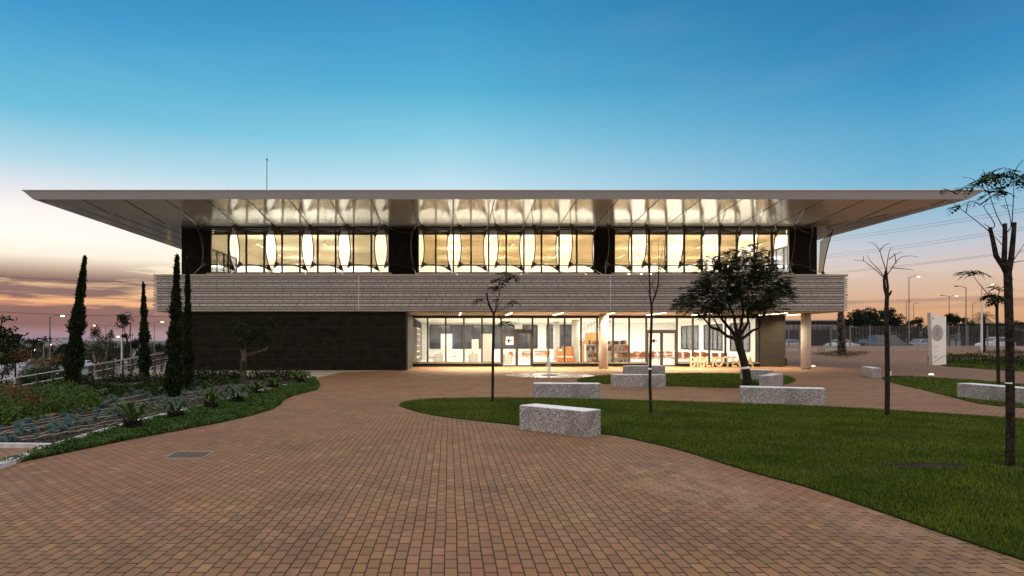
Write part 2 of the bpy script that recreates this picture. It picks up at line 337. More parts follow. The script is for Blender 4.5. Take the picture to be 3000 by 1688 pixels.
M = dict(
 paving=paver_material(), terrazzo=terrazzo(),
 soil=mat('dark_soil', (.014, .010, .008), .85, spec=.08, noise=(9, (.034, .026, .02), .1), bump=(30, 1.0)),
 lawn=mat('lawn_base', (.012, .022, .004), .85, spec=.08, noise=(6, (.022, .034, .006)), bump=(60, .8)),
 grass=mat('grass_blade', (.060, .105, .006), .85, spec=.06, noise=(.9, (.150, .185, .018), .14)),
 grass_dark=mat('grass_blade_dark', (.016, .036, .004), .85, spec=.05),
 grass2=mat('grass_blade_dry', (.12, .15, .03), .65, spec=.25),
 cover=mat('ground_cover_leaf', (.024, .055, .012), .85, spec=.08, noise=(3, (.05, .10, .02))),
 leaf_dark=mat('dark_leaf', (.010, .018, .006), .85, spec=.08, noise=(2, (.022, .036, .010))),
 leaf_mid=mat('green_leaf', (.04, .085, .02), .85, spec=.08, noise=(3, (.075, .12, .025))),
 leaf_red=mat('reddish_leaf', (.12, .05, .03), .85, spec=.08, noise=(5, (.08, .07, .03))),
 leaf_blue=mat('blue_grey_leaf', (.085, .15, .15), .85, spec=.08, noise=(6, (.13, .20, .19))),
 leaf_olive=mat('olive_leaf', (.030, .040, .020), .85, spec=.08, noise=(4, (.06, .072, .045))),
 cypress=mat('cypress_leaf', (.008, .014, .006), .85, spec=.08, noise=(8, (.02, .03, .012))),
 cycad=mat('cycad_leaf', (.030, .060, .008), .6, spec=.2, noise=(3, (.065, .10, .014))),
 cycad_blue=mat('cycad_leaf_blue', (.020, .055, .035), .55, spec=.2, noise=(3, (.045, .10, .065))),
 bark=mat('bark', (.010, .008, .006), .9, spec=.1, noise=(18, (.034, .027, .021), .1), bump=(40, 1.0)),
 bark_olive=mat('olive_bark', (.045, .037, .028), .9, spec=.1, noise=(14, (.085, .072, .058), .1), bump=(30, 1.0)),
 bark_pale=mat('pale_bark', (.10, .085, .068), .9, noise=(14, (.17, .15, .125), .1), bump=(30, 1.0)),
 far_leaf=mat('far_tree_leaf', (.010, .016, .009), .85, spec=.08, noise=(.3, (.026, .032, .018))),
 far_leaf2=mat('far_tree_leaf_blue', (.020, .028, .030), .85, spec=.08, noise=(.3, (.035, .045, .045))),
 brick=mat('grey_ceramic_slat', (.34, .325, .30), .55, noise=(1.3, (.41, .395, .365), .2), bump=(25, .15)),
 gap=mat('dark_gap', (.012, .011, .010), .9, noise=(6, (.02, .018, .015))),
 ledge=mat('pale_metal_ledge', (.38, .34, .26), .4, .3, noise=(3, (.32, .29, .22))),
 darkstone=tiles('dark_stone_tiles', (.005, .0045, .003), (.008, .0075, .0045), (.032, .030, .019), 2.4, .62, rough=.8, spec=.08),
 brownstone=tiles('brown_stone_tiles', (.020, .017, .012), (.026, .022, .016), (.040, .034, .024), 1.2, .42, rough=.6),
 frame=mat('dark_bronze_frame', (.012, .009, .007), .5, .1, noise=(5, (.03, .022, .015))),
 white=mat('white_plaster', (.80, .78, .73), .7, noise=(1.5, (.84, .82, .77))),
 ceil=mat('white_ceiling', (.78, .74, .64), .8, noise=(1.5, (.82, .78, .69))),
 floor=mat('pale_floor', (.72, .70, .66), .35, noise=(.8, (.78, .76, .72))),
 soffit=mat('soffit_panel', (.54, .51, .45), .15, .15, .55, noise=(.5, (.60, .57, .51), .3)),
 fascia=mat('fascia_panel', (.31, .33, .35), .45, .4, noise=(.6, (.35, .37, .39), .3)),
 lowsoffit=mat('lower_soffit_slat', (.42, .34, .20), .5, noise=(2, (.50, .41, .26))),
 concrete=mat('round_column_concrete', (.46, .43, .38), .65, noise=(2.5, (.54, .50, .45), .2), bump=(18, .2)),
 wallconc=mat('retaining_concrete', (.28, .22, .185), .8, noise=(2, (.34, .27, .23), .2), bump=(10, .4)),
 paleconc=mat('pale_concrete_edging', (.36, .36, .38), .7, noise=(9, (.48, .48, .50), .1), bump=(40, .6)),
 landing=mat('tan_landing_paving', (.30, .24, .165), .75, noise=(3, (.36, .29, .205), .2), bump=(18, .3)),
 asphalt=mat('asphalt', (.045, .045, .05), .7, noise=(3, (.07, .07, .075)), bump=(30, .4)),
 line=mat('road_paint', (.7, .7, .68), .6, noise=(20, (.6, .6, .58))),
 steel=mat('galvanised_steel', (.58, .58, .57), .35, .35, noise=(8, (.50, .50, .50))),
 darksteel=mat('dark_painted_steel', (.025, .022, .02), .5, .3, noise=(8, (.035, .03, .026))),
 polepaint=mat('pole_paint', (.12, .12, .125), .5, .4, noise=(6, (.17, .17, .175))),
 whitepole=mat('white_pole_paint', (.6, .6, .6), .5, noise=(6, (.52, .52, .52))),
 orange=mat('orange_plastic', (.55, .14, .03), .5, noise=(5, (.60, .16, .04))),
 brownseat=mat('brown_wood_seat', (.30, .085, .03), .5, noise=(6, (.36, .11, .04))),
 orangewood=mat('orange_wood_panel', (.46, .22, .065), .5, noise=(4, (.54, .27, .09))),
 book=mat('dark_book_cover', (.03, .028, .028), .5, noise=(30, (.14, .06, .04), .08)),
 taupe=mat('taupe_panel', (.55, .48, .40), .6, noise=(2, (.60, .53, .45))),
 greydesk=mat('grey_desk_panel', (.24, .22, .15), .6, noise=(4, (.28, .26, .18))),
 nightglass=mat('dusk_window_glass', (.040, .046, .060), .08, 0, .8, noise=(.8, (.10, .115, .15), .12)),
 letter=mat('letter_paint', (.34, .28, .18), .45, noise=(9, (.38, .31, .20))),
 totem=mat('white_sign_panel', (.78, .77, .74), .45, noise=(2, (.82, .81, .78))),
 totemgrey=mat('grey_sign_print', (.36, .35, .34), .5, noise=(4, (.38, .37, .36))),
 ink=mat('black_print', (.008, .008, .008), 1.0, spec=0.0, noise=(9, (.02, .02, .02))),
 signwhite=mat('sign_white', (.8, .8, .8), .5, noise=(9, (.78, .78, .78))),
 fabric=mesh_fabric(), glass=glass_mat('clear_window_glass', (.96, .97, .95), .9), 
 cable=mat('black_cable', (.012, .010, .009), .5, noise=(9, (.02, .016, .013))),
 tyre=mat('tyre_rubber', (.012, .012, .012), .85, noise=(9, (.02, .02, .02))),
 carglass=mat('car_glass', (.03, .04, .05), .06, 0, .9, noise=(2, (.05, .06, .07))),
 hill=mat('hill_scrub', (.030, .034, .026), .95, noise=(.02, (.06, .056, .042), .1)),
 ground=mat('dry_ground', (.060, .050, .038), .95, noise=(.15, (.10, .08, .06), .15)),
 cover_iron=mat('rusty_iron_cover', (.045, .030, .020), .8, .0, noise=(14, (.085, .055, .036), .12), bump=(60, .6)),
 pipe=mat('pale_irrigation_pipe', (.26, .23, .16), .6, noise=(20, (.34, .30, .22))),
 far_white=mat('far_white_wall', (.40, .42, .46), .8, noise=(.2, (.46, .48, .52))),  # slight distance haze put into the wall colour as bluish grey
 lamp_warm=emis('warm_lamp', (1, .70, .34), 14.0), lamp_white=emis('white_lamp', (1, .88, .68), 12.0), lamp_yellow=emis('sodium_lamp', (1, .62, .16), 16.0),
 led=emis('warm_led_strip', (1, .85, .58), 7.0), tubelight=emis('room_tube_light', (1, .92, .76), 5.0),
)
# ================================================================== SETTING
def sstep(v): v = min(max(v, 0), 1); return v*v*(3-2*v)
def rise(X, Y): return .38*sstep((Y-60)/20)*sstep((X-20)/6)
def terrain(X, Y):
    lo = -17.6 if Y > 14 else -17.6-(14-Y)*.3
    return -.07 + rise(X, Y) - 3.6*sstep((lo-X)/15.0)
def grid_mesh(name, xs, ys, fz, material, skip=None):
    v = [(x, y, fz(x, y)) for y in ys for x in xs]; nx = len(xs); f = []
    for j in range(len(ys)-1):
        for i in range(nx-1):
            if skip and skip((xs[i]+xs[i+1])/2, (ys[j]+ys[j+1])/2): continue
            f.append((j*nx+i, j*nx+i+1, (j+1)*nx+i+1, (j+1)*nx+i))
    mb = MB(); mb.add(v, f); return mb.build(name, material, smooth=True)
xs = [-2500, -1200, -600, -300, -160, -90, -60, -45, -38, -34] + [-33+i for i in range(20)] + [-12, -8, 0, 10, 18, 20, 22, 24, 26, 30, 45, 70, 110, 200, 400, 900, 2500]
ys = [-300, -100, -40, -20, -10, -5, 0, 5, 10, 14, 20, 30, 40, 50, 58, 60, 64, 68, 72, 76, 80, 90, 120, 200, 400, 900, 2500]
tag(grid_mesh('ground', xs, ys, terrain, M['ground']), kind='structure')
xs = [-17.4, -14, -10, -5, 0, 5, 10, 15, 19, 20, 21, 22, 23, 24, 25, 26, 30, 40, 50, 62]
ys = [-6, 0, 10, 20, 30, 40, 50, 60] + [60+2*i for i in range(1, 11)] + [81.4]
tag(grid_mesh('paving', xs, ys, rise, M['paving']), kind='structure')
def sheet(name, px, z, material, kind='structure'):
    mb = MB(); mb.poly([G(x, y, 0)+Vector((0, 0, z)) for x, y in px]); o = mb.build(name, material); tag(o, kind=kind); return o
tag(sheet('landing_path', [(262, 1109), (930, 1107), (1000, 1091.5), (1192, 1084.5), (528, 1084.5), (495, 1080), (440, 1086), (330, 1099)], .004, M['landing']))
EDGE = [(170, 1310), (320, 1264), (460, 1226), (600, 1192), (720, 1160), (840, 1131), (925, 1108)]
sheet('planting_bed', [(-300, 1309), (165, 1313)] + EDGE + [(262, 1109), (150, 1122), (0, 1139), (-260, 1185)], .005, M['soil'])
PAVEDGE = [(0, 1371), (85, 1350), (240, 1318), (400, 1285), (520, 1263), (640, 1240), (730, 1220), (800, 1199), (822, 1185), (832, 1172), (860, 1160), (900, 1150), (930, 1142), (938, 1130), (928, 1116), (925, 1108)]
strip = PAVEDGE + EDGE[::-1] + [(85, 1340)]
cover_poly = [G(x, y) for x, y in strip]
sheet('ground_cover_bed', strip, .009, M['soil'])
def edging(px, name, label, w=.13, h=.07, close=False):
    c = smooth_curve([G(x, y) for x, y in px], 5); mb = MB(); n = len(c); vs = []
    for i, p in enumerate(c):
        dr = (c[min(i+1, n-1)]-c[max(i-1, 0)]).normalized(); sd = Vector((-dr.y, dr.x, 0))*w/2
        vs += [p-sd+Vector((0, 0, -.05)), p-sd+Vector((0, 0, h)), p+sd+Vector((0, 0, h)), p+sd+Vector((0, 0, -.05))]
    fs = [(4*i+a, 4*i+a+1, 4*i+a+5, 4*i+a+4) for i in range(n-1) for a in range(3)] + [(0, 3, 2, 1), (4*n-4, 4*n-3, 4*n-2, 4*n-1)]
    mb.add(vs, fs); o = mb.build(name, M['paleconc']); origin(o, c[0]); tag(o, label, 'edging'); return o
edging([(-160, 1424), (0, 1371), (85, 1341)] + EDGE[:1] + EDGE[1:-1], 'bed_edging', 'long pale concrete edging between the ground cover strip and the planted bed')
edging([(-300, 1309), (0, 1311), (166, 1313)], 'bed_edging', 'short straight pale edging at the near end of the planted bed')
# lawns
lawnA = [(1172, 1190), (1185, 1180), (1230, 1173), (1300, 1169), (1450, 1167), (1600, 1168), (1760, 1171), (1900, 1175), (2150, 1183), (2420, 1193), (2700, 1209), (3000, 1230), (3400, 1265),
         (3700, 1400), (3800, 1600), (3600, 1760), (3250, 1720), (3000, 1644), (2800, 1578), (2500, 1474), (2350, 1425), (2200, 1384), (2000, 1322), (1900, 1298), (1800, 1277), (1650, 1262), (1520, 1247), (1400, 1234), (1300, 1222), (1230, 1209)]
lawnB = [(1692, 1118), (1705, 1110), (1760, 1102), (1850, 1098), (1960, 1096), (2080, 1095), (2190, 1096), (2290, 1101), (2330, 1112), (2310, 1124), (2240, 1134), (2150, 1137), (2000, 1133), (1850, 1127), (1740, 1124)]
lawnC = [(2583, 1110), (2620, 1103), (2700, 1105), (2800, 1111), (2900, 1119), (3000, 1127), (3300, 1150), (3300, 1215), (3000, 1196), (2880, 1185), (2800, 1167), (2700, 1142), (2630, 1126)]
lawnD = [(2760, 1058), (2900, 1054), (3100, 1054), (3300, 1056), (3300, 1098), (3000, 1089), (2850, 1079), (2762, 1072)]
def lawn(px, name):
    c = smooth_curve([G(x, y) for x, y in px], 4, True); mb = MB(); top = [Vector((p.x, p.y, .02+rise(p.x, p.y))) for p in c]
    n = len(c); mb.poly(top); base = [Vector((p.x, p.y, -.05)) for p in c]
    cen = sum(top, Vector())/n
    out = [p + Vector((p.x-cen.x, p.y-cen.y, 0)).normalized()*.05 for p in base]
    mb.add(out+top, [(i, (i+1) % n, n+(i+1) % n, n+i) for i in range(n)])
    o = mb.build(name, M['soil'] if name == 'lawn_ground' else M['lawn']); tag(o, kind='structure'); return c
def blades(poly, name, n, hmin, hmax, w, bare=(), thick=1.0):
    """grass blades: density falls with distance from the viewpoint, blade width grows, height too little"""
    p = np.array([(a.x, a.y) for a in poly]); out = []; got = 0
    lo = p.min(0); hi = p.max(0)
    y0 = max(lo[1], 4.4)
    while got < n:
        k = n
        # uniform in 1/Y  -> density ~ 1/Y^2
        yy = 1/(1/hi[1] + (1/y0-1/hi[1])*rng.random(k)); xx = lo[0] + (hi[0]-lo[0])*rng.random(k)
        q = np.stack([xx, yy], 1); keep = inside(p, q) & (rng.random(k) < np.minimum(1, yy/hi[1]+.25)) & (np.abs(xx/yy) < 1.05)
        for bx, by, rx, ry in bare: keep &= (((q[:, 0]-bx)/rx)**2 + ((q[:, 1]-by)/ry)**2 > .5+.7*rng.random(k))
        q = q[keep]; out.append(q); got += len(q)
    q = np.concatenate(out)[:n]; D = q[:, 1]
    patch = np.sin(q[:, 0]*1.7+np.sin(q[:, 1]*1.3))*np.sin(q[:, 1]*1.9+1)*.5+.5
    h = (hmin+(hmax-hmin)*rng.random(n))*(.75+.5*patch)
    ww = w*(1+D*.16)*thick; an = rng.random(n)*2*np.pi; le = (rng.random((n, 2))-.5)*1.3*h[:, None]
    z0 = np.array([.018+rise(a, b) for a, b in q]); dx = np.cos(an)*ww; dy = np.sin(an)*ww
    V = np.zeros((n, 4, 3)); V[:, 0] = np.stack([q[:, 0]-dx, q[:, 1]-dy, z0-.01], 1); V[:, 1] = np.stack([q[:, 0]+dx, q[:, 1]+dy, z0-.01], 1)
    V[:, 2] = np.stack([q[:, 0]+dx*.35+le[:, 0], q[:, 1]+dy*.35+le[:, 1], z0+h], 1); V[:, 3] = np.stack([q[:, 0]-dx*.35+le[:, 0], q[:, 1]-dy*.35+le[:, 1], z0+h], 1)
    k_ = rng.random(n); idx = np.where(k_ < .05+.10*(patch > .75), 1, np.where(k_ > .62, 2, 0)).astype(np.int32)
    return tag(quads_np(name, V, [M['grass'], M['grass2'], M['grass_dark']], idx), 'short green grass', 'grass', kind='stuff')
t4 = G(2958, 1370); t2 = G(1905, 1212)
cA = lawn(lawnA, 'lawn'); g = blades(cA, 'grass', 300000, .016, .042, .0013, bare=[(t4.x-1.1, t4.y+.03, .7, .20), (t4.x, t4.y, .22, .18), (t2.x+.45, t2.y, .4, .16)]); g['label'] = 'big lens shaped front lawn of short mown grass'
# bare earth at two trees; soft shade beside the nearer painted in with it
mb = MB()
for bx, by, rx, ry in [(t4.x-1.0, t4.y, 1.1, .34), (t2.x+.35, t2.y, .7, .3)]:
    mb.poly([(bx+math.cos(a)*rx*.8*(1+.15*math.sin(3*a)), by+math.sin(a)*ry*.7, .022) for a in np.linspace(0, 2*math.pi, 25)[:-1]])
tag(mb.build('soil_and_shade', M['soil']), kind='structure')
cB = lawn(lawnB, 'lawn'); g = blades(cB, 'grass', 26000, .02, .05, .0022); g['label'] = 'small middle lawn under the spreading tree'
cC = lawn(lawnC, 'lawn'); g = blades(cC, 'grass', 30000, .02, .05, .002); g['label'] = 'right hand lawn behind the long bench'
cD = lawn(lawnD, 'lawn'); g = blades(cD, 'grass', 15000, .03, .06, .004); g['label'] = 'far lawn beside the white totem'
# manhole cover
c = [G(483, 1344), G(588, 1344), G(627, 1324), G(516, 1324)]
mh = MB().prism([p+Vector((0, 0, -.02)) for p in c], .026); mh = mh.build('manhole_cover', M['cover_iron'])
fr_ = MB()
for i in range(4): fr_.tube([c[i]+Vector((0, 0, .004)), c[(i+1) % 4]+Vector((0, 0, .004))], .008, 4)
fr_ = fr_.build('cover_frame', M['wallconc']); origin(mh, c[0]); fr_.data.transform(Matrix.Translation(-c[0])); fr_.parent = mh; tag(mh, 'square rusty iron cover set in the brick paving', 'manhole cover')
# fountain: flat round stone disc with a water jet
fc = G(1610, 1100.0); R = 2.15
ft = empty('fountain', (fc.x, fc.y, 0), 'flat round paved fountain with one thin water jet in front of the glass doors', 'fountain')
def disc(r0, r1, z0, z1, c, n=64):
    mb = MB(); ring = lambda r, z: [(c.x+math.cos(a)*r, c.y+math.sin(a)*r, z) for a in np.linspace(0, 2*math.pi, n+1)[:-1]]
    if r0 <= 0: mb.add(ring(r1, z0)+ring(r1, z1), [tuple(range(n, 2*n))] + [(i, (i+1) % n, n+(i+1) % n, n+i) for i in range(n)])
    else:
        mb.add(ring(r1, z0)+ring(r1, z1)+ring(r0, z1)+ring(r0, z0), [(k*n+i, k*n+(i+1) % n, (k+1)*n+(i+1) % n, (k+1)*n+i) for k in range(3) for i in range(n)])
    return mb
wet = mat('wet_stone', (.28, .25, .25), .18, spec=.7, noise=(2.5, (.25, .20, .19), .1), bump=(30, .3))
disc(0, R, -.02, .012, fc).build('stone_disc', wet, ft)
disc(.75, .9, 0, .02, fc).build('stone_ring', M['floor'], ft)
disc(.28, .42, 0, .03, fc).build('drain_grate', M['darksteel'], ft)
wat = bpy.data.materials.new('falling_water'); wat.use_nodes = True; nt = wat.node_tree; nt.nodes.clear(); t = NT(nt)
tr = t.n('ShaderNodeBsdfTransparent'); df = t.n('ShaderNodeBsdfDiffuse', i_Color=(.9, .88, .85)); gl = t.n('ShaderNodeBsdfGlossy', i_Roughness=.2)
m1 = t.n('ShaderNodeMixShader', i_0=.4, i_1=df.outputs[0], i_2=gl.outputs[0]); m2 = t.n('ShaderNodeMixShader', i_0=.62, i_1=tr.outputs[0], i_2=m1.outputs[0]); t.n('ShaderNodeOutputMaterial', i_0=m2.outputs[0])
mb = MB(); j = fc+Vector((-.05, 0, 0)); zt = ZA(1048, fc.y)
mb.tube([j+Vector((0, 0, .0)), j+Vector((.01, 0, .4)), j+Vector((-.01, 0, .7)), j+Vector((.01, 0, zt))], [.07, .06, .10, .03], 10)
for i in range(160):
    a = random.random(); r = .12*(1-abs(a-.6)) ; an = random.random()*6.28
    p = j+Vector((math.cos(an)*r, math.sin(an)*r, zt*(a*.95))); mb.ball(p, .009+.012*random.random(), 5, 3)
mb.build('water_jet', wat, ft)
# ================================================================== BUILDING
B = empty('library_building', (3, 40, 0), 'long two storey library with wide overhanging flat roof, grey slatted belt and lit glass', 'building')
YU, YL, YB, YD, YR, YK = 40.0, 42.6, 36.9, 37.2, 34.24, 58.5
XL, XR = -16.46, 22.67
BXL, BXR = -16.8, 22.7
ZS, ZT, ZH = 3.38, 5.46, 8.72
# --- roof
rb = [(-21.95, YR), (27.4, YR), (27.4, 64.3), (-21.95, 64.3)]; rt = [(-22.45, YR-.12), (28.25, YR-.12), (28.25, 64.8), (-22.45, 64.8)]
inn = [(XL, YU), (XR, YU), (XR, YK), (XL, YK)]
ZF, ZTOP = 9.17, 9.625
mb = MB(); mb.add([(x, y, ZTOP) for x, y in rt], [(0, 1, 2, 3)]); mb.box((-6, 44, ZTOP), (14, 56, ZTOP+.02)); roof = mb.build('roof', M['fascia'], B)
mb = MB(); mb.add([(x, y, ZF) for x, y in rb]+[(x, y, ZTOP-.002) for x, y in rt], [(i, (i+1) % 4, 4+(i+1) % 4, 4+i) for i in range(4)]); mb.build('fascia', M['fascia'], roof)
mb = MB()
for i in range(4):
    a, b = rt[i], rt[(i+1) % 4]; dx, dy = b[0]-a[0], b[1]-a[1]; L = math.hypot(dx, dy); nx, ny = dy/L*.03, -dx/L*.03
    mb.tube([(a[0]+nx, a[1]+ny, ZTOP), (b[0]+nx, b[1]+ny, ZTOP)], .025, 6)
mb.build('roof_edge_trim', M['steel'], roof)
mb = MB()
# each side of the soffit is divided in panels along the ribs so reflections break slightly
mb.add([(x, y, ZF) for x, y in rb]+[(x, y, ZH) for x, y in inn], [(i, 4+i, 4+(i+1) % 4, (i+1) % 4) for i in range(4)])
mb.build('soffit', M['soffit'], roof)
MOD = 2.177; mb = MB()
def soff_z(Y): return ZF + (ZH-ZF)*(Y-YR)/(YU-YR)
for k in range(-10, 13):
    x = .234+MOD*k; ye = YU
    if x < XL: ye = YR+(YU-YR)*(x+21.95)/(XL+21.95)
    if x > XR: ye = YR+(YU-YR)*(27.4-x)/(27.4-XR)
    if ye-YR < .3: continue
    w = .028
    mb.add([(x-w, YR+.01, ZF-.012), (x+w, YR+.01, ZF-.012), (x+w, ye-.02, soff_z(ye)-.012), (x-w, ye-.02, soff_z(ye)-.012), (x-w, YR+.01, ZF-.002), (x+w, YR+.01, ZF-.002), (x+w, ye-.02, soff_z(ye)-.002), (x-w, ye-.02, soff_z(ye)-.002)],
           [(0, 1, 2, 3), (0, 4, 5, 1), (0, 3, 7, 4), (1, 5, 6, 2)])
for i in range(1, 4):   # side soffits: creases running front to back
    for sgn, xo, xi in ((-1, -21.95, XL), (1, 27.4, XR)):
        s = i/4; x = xo+(xi-xo)*s; z = ZF+(ZH-ZF)*s-.008; y0 = YR+(YU-YR)*s
        mb.box((x-.02, y0, z-.004), (x+.02, 64.3-(64.3-YK)*s, z+.003))
mb.build('soffit_rib', M['frame'], roof)
# --- belt
belt = MB(); rows = []; z = ZS+.02; pat = [.05, .05, .05, .12, .05, .10, .05, .05, .12, .05]
i = 0; zs = []
while z < ZT-.06:
    h = pat[i % len(pat)]; h = min(h, ZT-.01-z); zs.append((z, h)); z += h+.042; i += 1
for r, (z, h) in enumerate(zs):
    dpt = .0 if h > .09 else (.03 if r % 2 else .012)
    x = BXL-(.05 if r % 2 else 0); xe = BXR+(.05 if r % 2 == 0 else 0)
    while x < xe-.01:
        L = random.uniform(.42, .5) if h > .09 else random.choice((1.3, 1.9, 2.4, .9)); x2 = min(x+L, xe)
        j = random.uniform(-.004, .004); belt.box((x, YB+dpt+j, z), (x2-.028, YB+.12, z+h)); x = x2
    for xs_, sgn in ((BXL, -1), (BXR, 1)):
        y = YB+.14
        while y < 60.8:
            L = 1.6; y2 = min(y+L, 61); belt.box((xs_-.0+sgn*(.0-dpt), y, z), (xs_-sgn*.12, y2-.015, z+h)); y = y2
belt.build('slatted_belt', M['brick'], B)
mb = MB(); mb.box((BXL+.13, YB+.13, ZS), (BXR-.13, YB+.3, ZT-.03)); mb.box((BXL+.13, YB+.31, ZS+.01), (BXL+.3, 61, ZT-.03)); mb.box((BXR-.3, YB+.31, ZS+.01), (BXR-.13, 61, ZT-.03))
mb.box((BXL+.14, 60.7, ZS+.02), (BXR-.14, 60.99, ZT-.04)); mb.build('belt_backing', M['gap'], B)
mb = MB(); mb.box((BXL-.02, YB-.02, ZT-.028), (BXR+.02, YB+.34, ZT+.02)); mb.build('belt_coping', M['brick'], B)
mb = MB()
for x in (-4.05, 4.5+4.4): mb.box((XA(1318 if x < 0 else 1318, YB)-5.2 if x < 0 else XA(1788, YB), YB-.012, ZS+.03), ((XA(1318, YB)-5.2 if x < 0 else XA(1788, YB))+.03, YB-.002, ZT-.03))
mb.build('belt_joint_strip', M['steel'], B)
mb = MB(); mb.box((BXL+.31, YB+.31, ZS+.005), (BXR-.31, 60.6, ZS+.75)); mb.build('terrace_slab', M['gap'], B)
# lower soffit (slatted at its left part, panels further right)
mb = MB(); x = XA(1192, YB)
while x < XA(1470, YL):
    mb.box((x, YB+.14, ZS-.035), (x+.05, YL+.1, ZS+.003)); x += .11
mb.build('soffit_slat', M['lowsoffit'], B)
mb = MB(); x = XA(1470, YL)+.05
while x < 22.2:
    mb.box((x, YB+.14, ZS-.03), (min(x+2.37, 22.45), YL+.1, ZS+.003)); x += 2.4
mb.box((22.46, YB+.14, ZS-.028), (22.56, 60.5, ZS+.003)); mb.box((20.3, YL+.12, ZS-.027), (22.4, 60.5, ZS+.003))
mb.box((BXL+.14, YB+.14, ZS-.02), (XA(1192, YB)-.02, 60.5, ZS+.003)); mb.build('soffit_panel', M['lowsoffit'], B)
# --- dark stone volume on the left, brown stone pier on the right
mb = MB(); XDL, XDR = XA(528, YD), -2.363
mb.box((XDL, YD, -.05), (XDR-.1, YK, ZS-.025)); mb.build('dark_stone_wall', M['darkstone'], B)
mb = MB(); mb.box((XDR-.098, YD+.003, -.05), (XDR, YL-.05, ZS-.04)); mb.build('wall_reveal', M['brownstone'], B)
mb = MB(); x0, x1 = XA(2222, YL), XA(2294, YL); n = 10; pts = []
mb.box((x0, YL-.25, -.05), (x1, YK, ZS-.032)); mb.build('stone_pier', M['brownstone'], B)
# --- upper walls
PAN = [(XL, -14.69), (-3.68, -1.89), (8.97, 10.19), (21.0, XR)]
for a, b in PAN: MB().box((a, YU-.06, 4.15), (b, YU+.25, ZH-.004)).build('dark_wall_panel', M['darkstone'], B)
mb = MB(); mb.box((XL+.001, YU+.26, 4.15), (XL+.25, YK, ZH-.004)); mb.box((XR-.25, YU+.26, 4.15), (XR-.001, YK, ZH-.004))
for x, sgn in ((XL, -1), (XR, 1)):
    z = 4.3
    while z < ZH-.1: mb.box((x, YU+.05, z), (x+sgn*.05, YU+.3, z+.06)); z += .12
mb.build('upper_dark_wall', M['darkstone'], B)
mb = MB()
for (a, b) in ((-14.69, -3.68), (-1.89, 8.97), (10.19, 21.0)): mb.box((a, YU+.02, 4.15), (b, YU+.25, 5.84))
mb.build('sill_wall', M['white'], B)
mb = MB()
for (a, b) in ((-14.9, -3.5), (-2.1, 9.15), (10.0, 21.2)): mb.box((a, YU-.16, 5.80), (b, YU+.015, 5.868))
mb.build('window_ledge', M['ledge'], B)
mb = MB(); mb.box((XL+.002, YU-.10, ZH-.12), (XR-.002, YU-.065, ZH+.0)); mb.build('head_beam', M['frame'], B)
ZB0, ZTR1, ZTR2 = 5.876, 6.32, 8.24
wproto = None
for (a, b) in ((-14.69, -3.68), (-1.89, 8.97), (10.19, 21.0)):
    w = (b-a)/10
    for k in range(10):
        x = a+w*k
        if wproto is None:
            mb = MB(); hw = .05
            mb.box((x, YU-.05, ZB0), (x+hw, YU+.08, ZH-.13)); mb.box((x+w-hw, YU-.05, ZB0), (x+w, YU+.08, ZH-.13))
            for z, hh in ((ZB0, .05), (ZTR1, .05), (ZTR2, .06), (ZH-.19, .06)): mb.box((x+hw, YU-.045, z), (x+w-hw, YU+.07, z+hh))
            fr = mb.build('window', M['frame'], None); fr.parent = B; fr.data.transform(Matrix.Translation(-Vector((x, YU, 0)))); fr.location = Vector((x, YU, 0))-B.location
            mb = MB(); mb.add([(hw, .02, ZB0), (w-hw, .02, ZB0), (w-hw, .02, ZH-.15), (hw, .02, ZH-.15)], [(0, 1, 2, 3)])
            pn = mb.build('pane', M['glass']); pn.parent = fr; wproto = fr; w0 = w
        else:
            c = copy_tree(wproto, B); c.location = Vector((x, YU, 0))-B.location; c.scale.x = w/w0
